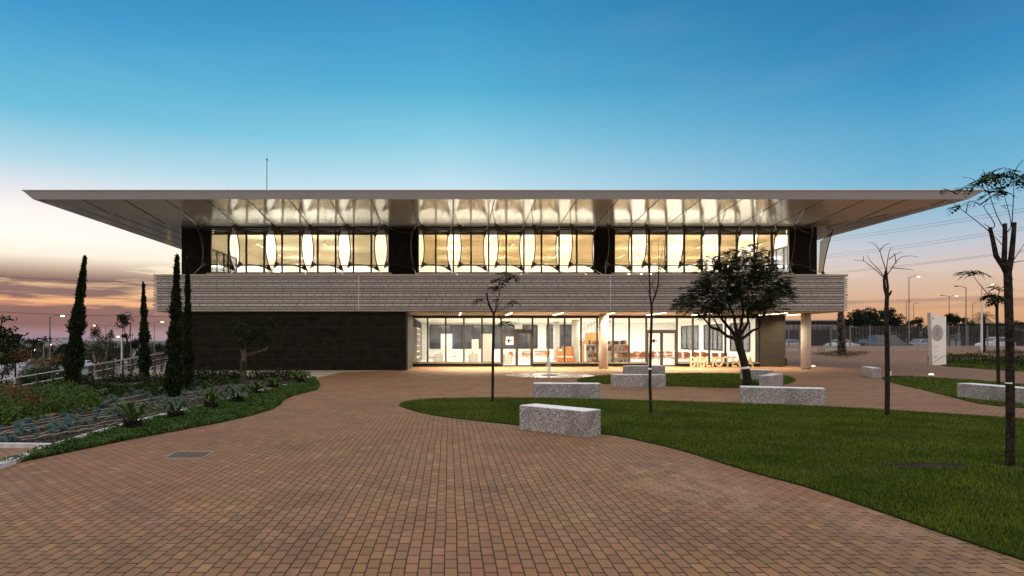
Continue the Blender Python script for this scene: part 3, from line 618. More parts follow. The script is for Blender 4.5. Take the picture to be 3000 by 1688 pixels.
# --- shade sails with cables, brackets and rods
def sail(k):
    dx = MOD*k
    TL = Vector((-1.61+dx, 37.74, 8.42)); TR = Vector((0.0+dx, 38.8, 8.22)); BL = Vector((-1.576+dx, 38.4, 6.11)); BR = Vector((.08+dx, 39.2, 6.0))
    N = 14
    def pt(u_, v_):
        p = TL*(1-u_)*(1-v_)+TR*u_*(1-v_)+BL*(1-u_)*v_+BR*u_*v_
        cu = 4*v_*(1-v_); cvv = 4*u_*(1-u_)
        p += (TR-TL).normalized()*(.17*cu*(1-2*u_)) + (BL-TL).normalized()*(.17*cvv*(1-2*v_)) 
        p.y += .10*math.sin(u_*math.pi)*math.sin(v_*math.pi)
        return p
    return [[pt(i/N, j/N) for i in range(N+1)] for j in range(N+1)], (TL, TR, BL, BR)
sproto = None
for k in range(-6, 11):
    base = Vector((-1.61+MOD*k, 37.74, 8.42))
    if sproto is None:
        g_, (TL, TR, BL, BR) = sail(k); N = len(g_)-1; off = Matrix.Translation(-base)
        mb = MB(); mb.add([p for r in g_ for p in r], [(j*(N+1)+i, j*(N+1)+i+1, (j+1)*(N+1)+i+1, (j+1)*(N+1)+i) for j in range(N) for i in range(N)])
        s_ = mb.build('shade_sail', M['fabric'], None, True); s_.data.transform(off); s_.parent = B; s_.location = base-B.location; sproto = s_
        mb = MB(); ring = g_[0] + [g_[j][N] for j in range(1, N+1)] + g_[N][::-1][1:] + [g_[j][0] for j in range(N-1, 0, -1)]
        mb.tube(ring+[ring[0]], .034, 5, cap=False); c_ = mb.build('edge_cable', M['cable']); c_.data.transform(off); c_.parent = s_
        cen = (TL+TR+BL+BR)/4
        for cn, q in (('TL', TL), ('TR', TR), ('BL', BL), ('BR', BR)):
            mb = MB(); dr = (q-cen).normalized(); sd = dr.cross(Vector((0, 1, 0))).normalized()
            a = q-dr*.16
            a = q-dr*.26; vs = [a-sd*.19, a+sd*.15, q+dr*.12+sd*.035, q+dr*.12-sd*.035]; mb.add([v+Vector((0, -.015, 0)) for v in vs]+[v+Vector((0, .015, 0)) for v in vs], [(0, 1, 2, 3), (7, 6, 5, 4), (0, 4, 5, 1), (1, 5, 6, 2), (2, 6, 7, 3), (3, 7, 4, 0)])
            mb.ball(q+dr*.12, .035, 6, 4)
            b_ = mb.build('corner_bracket', M['frame']); b_.data.transform(off); b_.parent = s_
        mb = MB()
        x0 = .234+MOD*(k-1)+.0; ct = Vector((x0, 36.2, soff_z(36.2)-.01)); ct2 = Vector((x0+MOD, 39.4, soff_z(39.4)-.01))
        rods = [(TL, ct, .024), (TR, ct2, .024)]
        bb = Vector((BL.x-.26, 37.6, 5.48)); bb2 = Vector((BR.x+.26, 37.6, 5.48)); rods += [(BL, bb, .014), (BR, bb2, .014)]
        for q0, q1, rr_ in rods: r_ = MB().tube([q0, q1], rr_, 5).build('stay_rod', M['steel']); r_.data.transform(off); r_.parent = s_
    else:
        c = copy_tree(sproto, B); c.location = base-B.location
# side sail at the right end
A_, B_, C_, D_ = P(2440, 676, 41.2), P(2411, 800, 41.2), P(2397, 800, 43.6), P(2402, 708, 43.6)
mb = MB(); N = 10; vs = []
for j in range(N+1):
    v_ = j/N; bow = 4*v_*(1-v_)*.07; l = D_.lerp(C_, v_); r = A_.lerp(B_, v_); r = r+Vector((-bow, 0, 0)); l = l+Vector((bow*.2, 0, 0))
    for i in range(5): vs.append(l.lerp(r, i/4))
mb.add(vs, [(j*5+i, j*5+i+1, (j+1)*5+i+1, (j+1)*5+i) for j in range(N) for i in range(4)])
s2 = mb.build('shade_sail', M['fabric'], B, True); mb = MB(); mb.tube([vs[j*5+4] for j in range(N+1)], .03, 5); mb.tube([A_, A_+Vector((-.6, .2, .35))], .02, 5); mb.ball(B_, .12, 6, 4); mb.build('edge_cable', M['cable'], s2)
# flood lamps on the belt ledge that light the sails and the soffit
fl = [(1340, 801), (1527, 801), (1716, 800), (1838, 798), (1868, 796), (1905, 780)]
for i, x in enumerate((1340, 1527, 1716, 1842, 1878, 1905)):
    p = P(x, 802, 39.3); p.z = 5.56
    h = empty('ledge_floodlight', (p.x, p.y, 5.48), 'small lit floodlight on the belt ledge, ' + ('first', 'second', 'third', 'fourth', 'fifth', 'sixth')[i] + ' from the left', 'floodlight', 'floodlights behind the belt')
    MB().box((p.x-.09, p.y-.05, 5.44), (p.x+.09, p.y+.06, 5.58)).build('housing', M['frame'], h)
    MB().ball((p.x, p.y-.03, 5.66), .075 if i < 3 else .10, 8, 5).build('lamp', M['lamp_white'], h)
# antenna
an = P(782, 560, 46); mb = MB(); mb.tube([(an.x, 46, 9.6), (an.x, 46, ZA(470, 46))], [.035, .022], 8); mb.tube([(an.x, 46, ZA(470, 46)), (an.x, 46, ZA(456, 46))], .012, 6); mb.ball((an.x, 46, ZA(468, 46)), .07, 8, 5)
a_ = mb.build('roof_antenna', M['darksteel']); origin(a_, (an.x, 46, 9.6)); tag(a_, 'thin dark lightning mast standing on the flat roof', 'antenna')
# --- lower glazing
LX = [1203, 1253, 1306, 1359, 1412, 1468]; LX2 = [1560, 1606, 1654, 1702, 1749, 1796, 1843, 1893]; LX3 = [1983, 2029.5, 2078, 2125, 2170, 2216]
ZG0, ZG1 = .26, 3.23
mb = MB(); xa, xb = XA(1196, YL), XA(2222, YL)
mb.box((xa, YL-.12, ZG1), (xb, YL+.12, ZS-.036)); mb.build('head_beam', M['frame'], B)
mb = MB()
for a, b in ((1197, 1468), (1560, 1893), (1983, 2222)): mb.box((XA(a, YL), YL-.22, -.03), (XA(b, YL), YL+.05, ZG0-.04))
mb.build('plinth', M['darkstone'], B)
mb = MB()
for a, b in ((1197, 1467), (1561, 1892), (1984, 2221)): mb.box((XA(a, YL), YL-.26, ZG0-.038), (XA(b, YL), YL+.05, ZG0-.002))
mb.build('plinth_ledge', M['ledge'], B)
for seq in (LX, LX2, LX3):
    for a, b in zip(seq[:-1], seq[1:]):
        x0, x1 = XA(a, YL), XA(b, YL); hw = .05; mb = MB()
        mb.box((x0-hw, YL-.07, ZG0), (x0+hw, YL+.07, ZG1-.003))
        if b == seq[-1]: mb.box((x1-hw, YL-.07, ZG0), (x1+hw, YL+.07, ZG1-.003))
        mb.box((x0+hw, YL-.05, ZG0), (x1-hw, YL+.05, ZG0+.05)); mb.box((x0+hw, YL-.05, ZG1-.06), (x1-hw, YL+.05, ZG1-.002))
        wn_ = mb.build('window', M['frame'], None); wn_.parent = B; wn_.data.transform(Matrix.Translation(-Vector((x0, YL, 0)))); wn_.location = Vector((x0, YL, 0))-B.location
        mb = MB(); w = x1-x0; mb.add([(hw, .0, ZG0+.04), (w-hw, .0, ZG0+.04), (w-hw, .0, ZG1-.05), (hw, .0, ZG1-.05)], [(0, 1, 2, 3)]); pn = mb.build('pane', M['glass']); pn.parent = wn_
def door(a, b, side):
    x0, x1 = XA(a, YL)+.055, XA(b, YL)-.055; xm = (x0+x1)/2
    for q, (p0, p1) in enumerate(((x0, xm), (xm, x1))):
        s = .085; mb = MB(); p0 += .004; p1 -= .004
        mb.box((p0, YL-.06, .02), (p0+s, YL+.04, 2.28)); mb.box((p1-s, YL-.06, .02), (p1, YL+.04, 2.28)); mb.box((p0+s, YL-.055, .02), (p1-s, YL+.035, .10)); mb.box((p0+s, YL-.055, 2.19), (p1-s, YL+.035, 2.28))
        d_ = mb.build('door', M['frame'], B)
        mb = MB(); mb.add([(p0+s, YL, .1), (p1-s, YL, .1), (p1-s, YL, 2.19), (p0+s, YL, 2.19)], [(0, 1, 2, 3)]); mb.build('pane', M['glass'], d_)
        mb = MB(); mb.tube([(p0+s-.03, YL-.1, 1.02), (p1-s+.03, YL-.1, 1.02)], .016, 6); mb.build('handle', M['steel'], d_)
        if q == 0:
            cx = p0+s+ (p1-p0-2*s)*.52; w = .245; mb = MB(); mb.box((cx-w, YL-.012, 1.44), (cx+w, YL-.004, 1.95)); mb.build('door_sign', M['signwhite'], d_)
            mb = MB(); zc = 1.69; yy = YL-.016; h = .04
            mb.box((cx-.12, yy-.002, zc-h), (cx+.16, yy, zc+h))
            for sg in (1, -1): mb.add([(cx-.19, yy-.003, zc), (cx-.05, yy-.003, zc+sg*.15), (cx+.05, yy-.003, zc+sg*.15), (cx-.07, yy-.003, zc)], [(0, 1, 2, 3)])
            mb.build('arrow_print', M['ink'], d_).location.y -= .02
    mb = MB(); mb.box((x0, YL-.065, 2.285), (x1, YL+.06, 2.40)); mb.box((x0, YL-.05, ZG1-.06), (x1, YL+.05, ZG1-.002))
    for xx in (x0-.053, x1+.003): mb.box((xx, YL-.08, 0), (xx+.05, YL+.08, ZG1-.004))
    f_ = mb.build('door_frame', M['frame'], B)
    mb = MB(); mb.add([(x0, YL, 2.4), (x1, YL, 2.4), (x1, YL, ZG1-.05), (x0, YL, ZG1-.05)], [(0, 1, 2, 3)]); mb.build('pane', M['glass'], f_)
door(1468, 1560, 0); door(1893, 1983, 1)
# --- shell: floors, ceilings, inner walls
XI0, XI1 = -2.62, 20.25
mb = MB(); mb.box((XI0, YL+.13, -.06), (XI1, YK, .02)); mb.build('lower_floor', M['floor'], B)
mb = MB(); mb.box((XI0, YL+.125, ZS-.10), (XI1, YK, ZS+.001)); mb.build('lower_ceiling', M['ceil'], B)
mb = MB(); mb.box((XI0-.2, YL+.0, -.05), (XI0-.002, YK, ZS-.101)); mb.box((XI1+.002, YL+.08, -.05), (XI1+.12, YK, ZS-.101))
mb.box((XI0, YK, -.05), (XI1, YK+.2, ZS-.03)); mb.build('lower_wall', M['white'], B)
mb = MB(); mb.box((XL+.26, YU+.26, 4.16), (XR-.26, YK, 4.25)); mb.build('upper_floor', M['floor'], B)
MB().box((XL+.26, YU+.255, ZH-.06), (-3.5, YK, ZH+.2)).build('upper_ceiling', M['ceil'], B); MB().box((-3.499, YU+.255, ZH-.06), (XR-.26, YK, ZH+.2)).build('upper_ceiling', mat('tan_wood_ceiling', (.64, .53, .38), .7, noise=(2, (.70, .58, .42))), B)
mb = MB(); mb.box((XL+.251, YU+.26, 4.26), (XL+.33, YK, ZH-.061)); mb.box((XR-.33, YU+.26, 4.26), (XR-.251, YK, ZH-.061)); mb.box((XL+.331, YK-.1, 4.26), (XR-.331, YK, ZH-.062))
mb.box((-3.55, YU+.27, 4.26), (-3.30, 52, ZH-.062)); mb.box((-9.2, 52.2, 4.26), (-3.30, 52.4, ZH-.062)); mb.build('upper_wall', M['white'], B)
mb = MB(); y = YU+.6
while y < YK-.2: mb.box((-3.2, y, ZH-.085), (XR-.34, y+.05, ZH-.062)); y += .62
for x in (-1.2, 1.0, 3.1, 5.4, 7.5, 12, 14.4, 17): mb.box((x, YU+.5, ZH-.1), (x+.04, YK-.3, ZH-.086))
mb.build('ceiling_batten', M['lowsoffit'], B)
mb = MB(); mb.box((-14.6, YU+.32, 8.29), (-3.72, YU+.42, ZH-.065)); mb.box((-1.85, YU+.32, 8.29), (8.93, YU+.42, ZH-.065)); mb.box((10.23, YU+.32, 8.29), (20.96, YU+.42, ZH-.065)); mb.build('bulkhead', mat('grey_bulkhead', (.20, .20, .19), .6, noise=(2, (.23, .23, .22))), B)  # grey bulkhead added to darken the band behind the top panes
def inner_window(name_axis, x0, x1, y, z0, z1, n, glassm):
    """dark framed inner side of a rear or side window; axis X: in the rear wall, axis Y: in a side wall"""
    fr = MB(); pn = MB()
    def bx(mb_, a0, a1, d0, d1, zz0, zz1):
        if name_axis == 'X': mb_.box((a0, y-d1, zz0), (a1, y-d0, zz1))
        else: mb_.box((y-d1, a0, zz0), (y-d0, a1, zz1))
    sg = 1 if y > 0 else -1
    w = (x1-x0)/n
    bx(fr, x0, x1, .0, .07*sg, z1-.09, z1); bx(fr, x0, x1, .0, .07*sg, z0, z0+.09)
    for k in range(n+1): bx(fr, x0+w*k-.04, x0+w*k+.04, .0, .068*sg, z0+.09, z1-.09)
    bx(pn, x0+.04, x1-.04, .003*sg, .02*sg, z0+.09, z1-.09)
    f_ = fr.build('rear_window', M['frame'], B); pn.build('pane', glassm, f_)
yb = YK-.003
inner_window('X', XA(1259, yb), XA(1574, yb), yb, .95, 3.12, 10, M['nightglass']); inner_window('X', XA(1602, yb), XA(1676, yb), yb, .95, 3.12, 3, M['nightglass'])
inner_window('Y', 43.6, 46.6, XI1, .95, 2.95, 3, M['nightglass']); inner_window('Y', 48.0, 51.4, XI1, .95, 2.95, 4, M['nightglass']); inner_window('Y', 52.6, 56.4, XI1, .95, 2.95, 3, M['nightglass'])
inner_window('Y', 40.9, 49.2, XL+.334, 5.3, 7.95, 6, M['nightglass']); inner_window('Y', 41.2, 45.2, XR-.334, 5.2, 7.95, 4, M['nightglass']); inner_window('Y', 46.2, 53.5, XR-.334, 5.2, 7.9, 6, M['nightglass'])
# round columns under the belt
def round_column(x, Y, r, z0, z1, label, name='round_column'):
    mb = MB(); n = 40; X = XA(x, Y); mb.tube([(X, Y, z0), (X, Y, z1)], r, n)
    c = mb.build(name, M['concrete'], B); 
    for p in c.data.polygons: p.use_smooth = len(p.vertices) == 4
    mb = MB(); mb.tube([(X, Y, 0), (X, Y, .035)], r+.012, n); mb.build('base_joint', M['gap'], c); return c
round_column(1768, 39.6, .275, 0.0, ZS-.03, '') ; round_column(2361, 39.2, .275, 0.0, ZS-.03, '')
round_column(1686, 50, .28, 0.02, ZS-.1, '', 'inner_column'); round_column(1630, 54, .25, 0.02, ZS-.1, '', 'inner_column')
# --- lamps of the lower soffit: short LED strips running front to back, each with a real lamp under it
for i, x in enumerate((1346, 1482, 1619, 1755, 1891, 2022, 2215, 2300)):
    X = XA(x, YL-.6); Yc = 39.9 if i < 7 else 41.0; L = 3.6 if i < 7 else 1.6
    mb = MB(); mb.box((X-.03, Yc-L/2, ZS-.065), (X+.03, Yc+L/2, ZS-.037)); mb.build('soffit_light', M['led'], B)
    area('soffit_strip_lamp', (X, Yc, ZS-.08), .08, L, (620, 620, 620, 380, 620, 620, 170, 110)[i], (1, .80, .50), spread=138)
# --- room lamps
for x in (-.5, 3.3, 7.1, 10.9, 14.7, 18.2):
    for y in (45.5, 50.5, 55):
        area('room_lamp', (x, y, ZS-.13), 1.2, 2.5, 140, (1, .94, .82))
mb0 = None
for x in (-12.6, -8.2, 0.2, 4.2, 8.0, 13, 17, 20.5):
    for y in (43.5, 49.0, 54.5):
        area('room_lamp', (x, y, 7.95), 1.6, .35, 330, (1, .96, .86)); 
        area('room_up_lamp', (x, y, 7.75), 1.6, .35, 80, (1, .94, .82), rot=(math.pi, 0, 0))
k = 0
for x in (-12.6, -8.2, 0.2, 4.2, 8.0, 13, 17, 20.5):
    for y in (43.5, 49.0, 54.5):
        mb = MB(); mb.box((x-.03, y-1.0, 8.0), (x+.03, y+1.0, 8.05)); o = mb.build('pendant_light', M['tubelight']) if mb0 is None else None
        if o is not None:
            origin(o, (x, y, 8.0)); mb0 = o
            m2 = MB(); m2.tube([(0, -.8, .05), (0, -.8, .66)], .006, 4); m2.tube([(0, .8, .05), (0, .8, .66)], .006, 4); w_ = m2.build('suspension_wire', M['cable']); w_.parent = o
            tag(o, 'slim white tube light hung under the upper ceiling', 'pendant light', 'tube lights under the upper ceiling')
        else: c = copy_tree(mb0); c.location = (x, y, 8.0)
# --- sign letters: BIBLIOTECA standing on the paving
YS_ = 41.6
sg = empty('library_sign', (XA(2114, YS_), YS_, 0), 'free standing gold letters reading BIBLIOTECA in front of the glass wall', 'sign')
word = 'BIBLIOTECA'; x_start, x_end = XA(2022, YS_), XA(2208, YS_); hgt = .68
glyphs = []
for ch in word:
    cu = bpy.data.curves.new('letter', 'FONT'); cu.body = ch; cu.size = 1.0; cu.extrude = .05; cu.offset = .022
    ob = bpy.data.objects.new('tmp', cu); COL.objects.link(ob); bpy.context.view_layer.update()
    me = bpy.data.meshes.new_from_object(ob.evaluated_get(bpy.context.evaluated_depsgraph_get())); bpy.data.objects.remove(ob)
    co = np.array([v.co[:] for v in me.vertices]); glyphs.append((me, co[:, 0].min(), co[:, 0].max(), co[:, 1].min(), co[:, 1].max()))
tw = sum(g_[2]-g_[1] for g_ in glyphs); gap = .11; s_h = hgt/(glyphs[0][4]-glyphs[0][3]); scx = (x_end-x_start)/((tw+gap*9)); x = x_start
for me, a, b, c0, c1 in glyphs:
    me.transform(Matrix.Translation((-a, -c0, 0))); me.transform(Matrix.Diagonal((scx, hgt/(c1-c0), .9, 1))); me.transform(Matrix.Rotation(math.radians(90), 4, 'X')); me.transform(Matrix.Translation((x, YS_, .01)))
    me.materials.clear(); mkobj('letter', me, M['letter'], sg); x += (b-a+gap)*scx
# ================================================================== INTERIOR FURNITURE
def first_or_copy(store, key, maker, loc, rot, label, cat, group):
    if key not in store: o = maker(); store[key] = o
    else: o = copy_tree(store[key])
    o.location = loc; o.rotation_euler = (0, 0, rot); o['label'] = label; o['category'] = cat; o['group'] = group
    return o
ST = {}
def mk_chair(seatm, name):
    def f():
        r = bpy.data.objects.new(name, None); COL.objects.link(r)
        def ch(mb, n, m): o = mb.build(n, m); o.parent = r; return o
        ch(MB().box((-.22, -.22, .42), (.22, .22, .46)), 'seat', seatm)
        mb = MB(); mb.add([(-.21, .20, .52), (.21, .20, .52), (.21, .27, .84), (-.21, .27, .84), (-.21, .225, .52), (.21, .225, .52), (.21, .295, .84), (-.21, .295, .84)], [(0, 1, 2, 3), (7, 6, 5, 4), (0, 4, 5, 1), (1, 5, 6, 2), (2, 6, 7, 3), (3, 7, 4, 0)]); ch(mb, 'backrest', seatm)
        for sx_ in (-1, 1):
            ch(MB().tube([(sx_*.2, -.2, .42), (sx_*.24, -.24, 0)], .012, 6), 'leg', M['steel']); ch(MB().tube([(sx_*.2, .24, .7), (sx_*.2, .2, .42), (sx_*.24, .26, 0)], .012, 6), 'leg', M['steel'])
        return r
    return f
def mk_table(w, d, topm, legm):
    def f():
        r = bpy.data.objects.new('table', None); COL.objects.link(r)
        o = MB().box((-w/2, -d/2, .71), (w/2, d/2, .745)).build('tabletop', topm); o.parent = r
        for sx_ in (-1, 1):
            for sy in (-1, 1): o = MB().tube([(sx_*(w/2-.08), sy*(d/2-.08), .71), (sx_*(w/2-.06), sy*(d/2-.06), 0)], .02, 6).build('leg', legm); o.parent = r
        return r
    return f
oc = mk_chair(M['orange'], 'orange_chair'); bc = mk_chair(M['brownseat'], 'wooden_chair')
for x, Y, rt_ in ((1262, 48, 1.8), (1281, 49, -1.3), (1327, 51, 1.2), (1374, 49, -1.7), (1479, 48.5, 1.7), (1502, 49, 2.4), (1538, 50, 0), (1551, 51.5, .3), (1577, 52, .2), (1586, 52.6, 0), (1595, 53, -.2), (1602, 52, -.4)):
    first_or_copy(ST, 'oc', oc, (XA(x, Y), Y, .02), rt_, 'orange plastic chair with steel legs in the reading room', 'chair', 'orange chairs in the reading room')
for i, (x, Y) in enumerate(((1278, 49.4), (1386, 50), (1494, 49.8), (1562, 50.5))):
    first_or_copy(ST, 'ot', mk_table(1.5, .75, M['white'], M['steel']), (XA(x, Y), Y-.6, .02), 0, 'white reading room table with steel legs', 'table', 'white reading room tables')
for x, Y in ((1285, 47.5), (1386, 48), (1487, 47.4)):
    def mk():
        r = MB().box((-.28, -.2, 0), (.28, .2, .68)).build('desk_pedestal', M['greydesk']); 
        for i in range(3): d_ = MB().box((-.24, -.212, .05+.21*i), (.24, -.203, .24+.21*i)).build('drawer', M['taupe']); d_.parent = r
        return r
    first_or_copy(ST, 'dp', mk, (XA(x, Y), Y, .02), 0, 'olive grey drawer pedestal under a reading table', 'drawers', 'drawer pedestals in the reading room')
for i, (x, w, Y, lab) in enumerate(((1308, .85, 48.2, 'white free standing panel behind the third glass pane'), (1428, .95, 48.2, 'beige free standing panel beside the thin young tree'), (1392, .55, 52, 'short grey partition further back in the reading room'))):
    p = empty('display_panel', (XA(x, Y), Y, .02), lab, 'panel')
    X = XA(x, Y); h = 2.2 if i < 2 else 1.8
    MB().box((X-w/2, Y-.12, .06), (X+w/2, Y+.12, h)).build('panel_board', M['taupe'] if i else M['white'], p)
    MB().box((X-w/2-.04, Y-.16, .02), (X+w/2+.04, Y+.16, .06)).build('base', M['steel'], p)
# tall shelf against the left inner wall
def shelf(name, label, x0, x1, y0, y1, h, n, dens, backm, axis='X', seed=1, top_books=False):
    r_ = random.Random(seed); p = empty(name, ((x0+x1)/2, (y0+y1)/2, .02), label, 'bookshelf')
    mb = MB(); 
    if axis == 'X':
        mb.box((x0, y0, .02), (x0+.03, y1, h)); mb.box((x1-.03, y0, .02), (x1, y1, h)); mb.box((x0+.03, y1-.03, .02), (x1-.03, y1, h)); mb.build('carcass', backm, p)
        mb = MB()
        for k in range(n+1): z = .08+(h-.12)*k/n; mb.box((x0+.031, y0+.01, z), (x1-.031, y1-.031, z+.025))
        mb.build('shelf_board', M['white'], p)
        for k in range(n + (1 if top_books else 0)):
            z = .107+(h-.12)*k/n; x = x0+.06; mb = MB(); mw = MB(); rb_ = MB()
            while x < x1-.15:
                w = r_.uniform(.03, .22); hh = r_.uniform(.2, .32)
                if r_.random() < dens: (r_.choice((mb, mb, mw, rb_))).obox((x+w/2, y0+.1, z), (w*.86, .12, hh), 0, r_.uniform(-.15, .05))
                x += w
            for q, m_ in ((mb, M['book']), (mw, M['taupe']), (rb_, M['brownseat'])):
                if q.v: q.build('book_row', m_, p)
    else:
        mb.box((x0, y0, .02), (x1, y0+.03, h)); mb.box((x0, y1-.03, .02), (x1, y1, h)); mb.box((x0, y0+.03, .02), (x0+.03, y1-.03, h)); mb.build('carcass', backm, p)
        mb = MB()
        for k in range(n+1): z = .08+(h-.12)*k/n; mb.box((x0+.031, y0+.031, z), (x1-.01, y1-.031, z+.025))
        mb.build('shelf_board', M['white'], p)
    return p
shelf('tall_shelf', 'tall pale shelf against the left inner wall', -2.55, -2.15, 43.6, 49.5, 2.6, 6, .5, M['taupe'], 'Y')
shelf('low_bookcase', 'low white bookcase with books facing the glass near the round column', XA(1716, 44.6), XA(1842, 44.6), 44.6, 45.0, 1.45, 3, .75, M['white'], 'X', 5, True)
mb = MB(); X0, X1 = XA(1702, 46.5), XA(1762, 46.5)
for i in range(8):
    w = (X1-X0)/8; mb.box((X0+w*i, 46.5+(i % 2)*.03, .02), (X0+w*(i+1)-.012, 46.8, 2.25 if i > 1 else 1.65))
o = mb.build('wood_screen', M['orangewood']); origin(o, (X0, 46.5, .02)); tag(o, 'honey coloured vertical board screen under the stair', 'screen')
for i, (x, Y, w, lab) in enumerate(((1652, 46.6, 1.0, 'low orange couch left of the inner column'), (1664, 49.5, .8, 'high backed orange armchair behind the low couch'))):
    p = empty('orange_couch', (XA(x, Y), Y, .02), lab, 'couch'); X = XA(x, Y)
    MB().box((X-w/2, Y-.35, .1), (X+w/2, Y+.3, .42)).build('seat', M['orange'], p); MB().box((X-w/2, Y+.302, .1), (X+w/2, Y+.45, .95+.3*i)).build('backrest', M['orangewood'], p)
    for s_ in (-1, 1): MB().box((X+s_*(w/2-.05)-.03, Y-.3, .02), (X+s_*(w/2-.05)+.03, Y+.3, .098)).build('leg', M['steel'], p)
# round white table by the couch
X = XA(1655, 45.2); p = empty('round_table', (X, 45.2, .02), 'low round white table in front of the orange couch', 'table')
MB().tube([(X, 45.2, .56), (X, 45.2, .6)], .55, 28).build('tabletop', M['white'], p); MB().tube([(X, 45.2, .02), (X, 45.2, .56)], [.16, .05], 12).build('leg', M['steel'], p)
# stair with railings
st = empty('staircase', (XA(1700, 52), 52, .02), 'straight stair with slim dark railings rising to the right', 'staircase')
a, b = Vector((XA(1640, 50.5), 50.5, .1)), Vector((XA(1790, 50.5), 50.5, 3.3))
mb = MB(); n = 18
for i in range(n):
    q = a.lerp(b, i/n); mb.box((q.x, 50.6, q.z), (q.x+(b.x-a.x)/n+.02, 51.8, q.z+.05))
mb.build('step', M['white'], st)
for yy in (50.55, 51.85):
    mb = MB(); 
    for off in (.15, .95): mb.tube([(a.x, yy, a.z+off), (b.x, yy, b.z+off-.2)], .035 if off < .5 else .02, 6)
    for i in range(9):
        q = a.lerp(b, i/8); mb.tube([(q.x, yy, q.z+.1), (q.x, yy, q.z+.93)], .012, 5)
    mb.build('railing', M['frame'], st)
# long tables with brown chairs in the right hand room
for r_, Y in enumerate((44.6, 47.6, 50.4)):
    for x in np.arange(XA(1852, 44.6), 19.4, .62):
        if abs(x-XA(1938, 44.6)) < .5 and r_ == 0: continue
        if r_ == 2 and x > 17.5: continue
        first_or_copy(ST, 'bc', bc, (x+random.uniform(-.05, .05), Y+random.uniform(-.06, .06), .02), math.pi+random.uniform(-.1, .1) if r_ != 1 else random.uniform(-.1, .1), 'brown wooden chair in the rows of the study room', 'chair', 'brown chairs in the study room')
for x in (13.6, 15.8, 18.0):
    for Y in (45.5, 48.5): first_or_copy(ST, 'wt', mk_table(2.1, .8, M['white'], M['steel']), (x, Y, .02), 0, 'long white table between the rows of brown chairs', 'table', 'long white study tables')
ex = MB().box((XA(1509, 45), 44.98, ZA(951, 45)), (XA(1530, 45), 45.05, ZA(964, 45))).build('hanging_sign', M['signwhite']); MBx = MB().box((XA(1519, 45), 45.0, ZA(951, 45)), (XA(1520.5, 45), 45.02, 3.28)).build('sign_hanger', M['frame'], None); MBx.parent = ex
tag(ex, 'small blank white sign hanging over the left doors inside', 'hanging sign')
# two interior items on the upper floor seen through the glass
o = MB().tube([(XA(821, 46), 46, 4.26), (XA(821, 46), 46, 6.9)], [1.35, .35], 28).build('cone_light_hood', M['white']); 
origin(o, (XA(821, 46), 46, 4.26)); tag(o, 'white cone shaped hood on the upper floor behind the third pair of panes', 'hood')
# ================================================================== BENCHES
def bench(name_label, c0, c1, depth, h=.45, flip=False):
    """c0, c1: ground points of the front lower corners"""
    d = (c1-c0); L = d.length; ang = math.atan2(d.y, d.x); bm_ = MB(); r = .012
    xs_ = [0, L]; ys_ = [0, depth]
    pr = [(0+r, 0, 0), (L-r, 0, 0), (L, r, 0), (L, depth-r, 0), (L-r, depth, 0), (r, depth, 0), (0, depth-r, 0), (0, r, 0)]
    low = [Vector(p) for p in pr]; n = 8
    up = [Vector((p[0], p[1], h-r)) for p in pr]
    top = [Vector((min(max(p[0], r), L-r), min(max(p[1], r), depth-r), h)) for p in pr]
    vs = low+up+top; fs = [(i, (i+1) % n, n+(i+1) % n, n+i) for i in range(n)] + [(n+i, n+(i+1) % n, 2*n+(i+1) % n, 2*n+i) for i in range(n)] + [tuple(range(2*n, 3*n))]
    bm_.add([p-Vector((0, 0, .03)) if p.z == 0 else p for p in vs], fs)
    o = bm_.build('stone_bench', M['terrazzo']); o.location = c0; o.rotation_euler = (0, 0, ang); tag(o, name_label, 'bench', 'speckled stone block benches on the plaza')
    return o
b1 = bench('nearest speckled stone bench, set askew on the lawn edge, with a dark chip', G(1521, 1257), G(1715, 1282), .5, .47)
ck = MB().ball((.52, -.004, .33), (.017, .012, .022), 7, 5).build('chip', M['gap']); ck.parent = b1
bench('speckled stone bench at the far edge of the front lawn, second nearest from the left', G(1565, 1168), G(1761, 1169), .5)
bench('long speckled stone bench in front of the spreading tree, at the front lawn edge', G(2170, 1181), G(2420, 1189), .5)
bench('speckled stone bench on the small lawn edge, in front of a darker one', G(1795, 1133), G(1951, 1134), .5)
bench('shaded dark grey bench just behind another bench, close to the glass wall', G(1832, 1098), G(1949, 1098), .5)
bench('bench partly hidden behind the trunk of the spreading tree', G(2168, 1112), G(2248, 1116), .55)
bench('short looking bench turned away at the right end of the small lawn', G(2223, 1136), G(2258, 1137.5), 2.0)
bench('long bluish speckled bench on the right, behind the nearest tree trunk', G(2803, 1166), G(3085, 1196), .5)
bench('small looking end-on bench behind the thin bare tree on the right', G(2554, 1107), G(2582, 1107.5), 2.0)
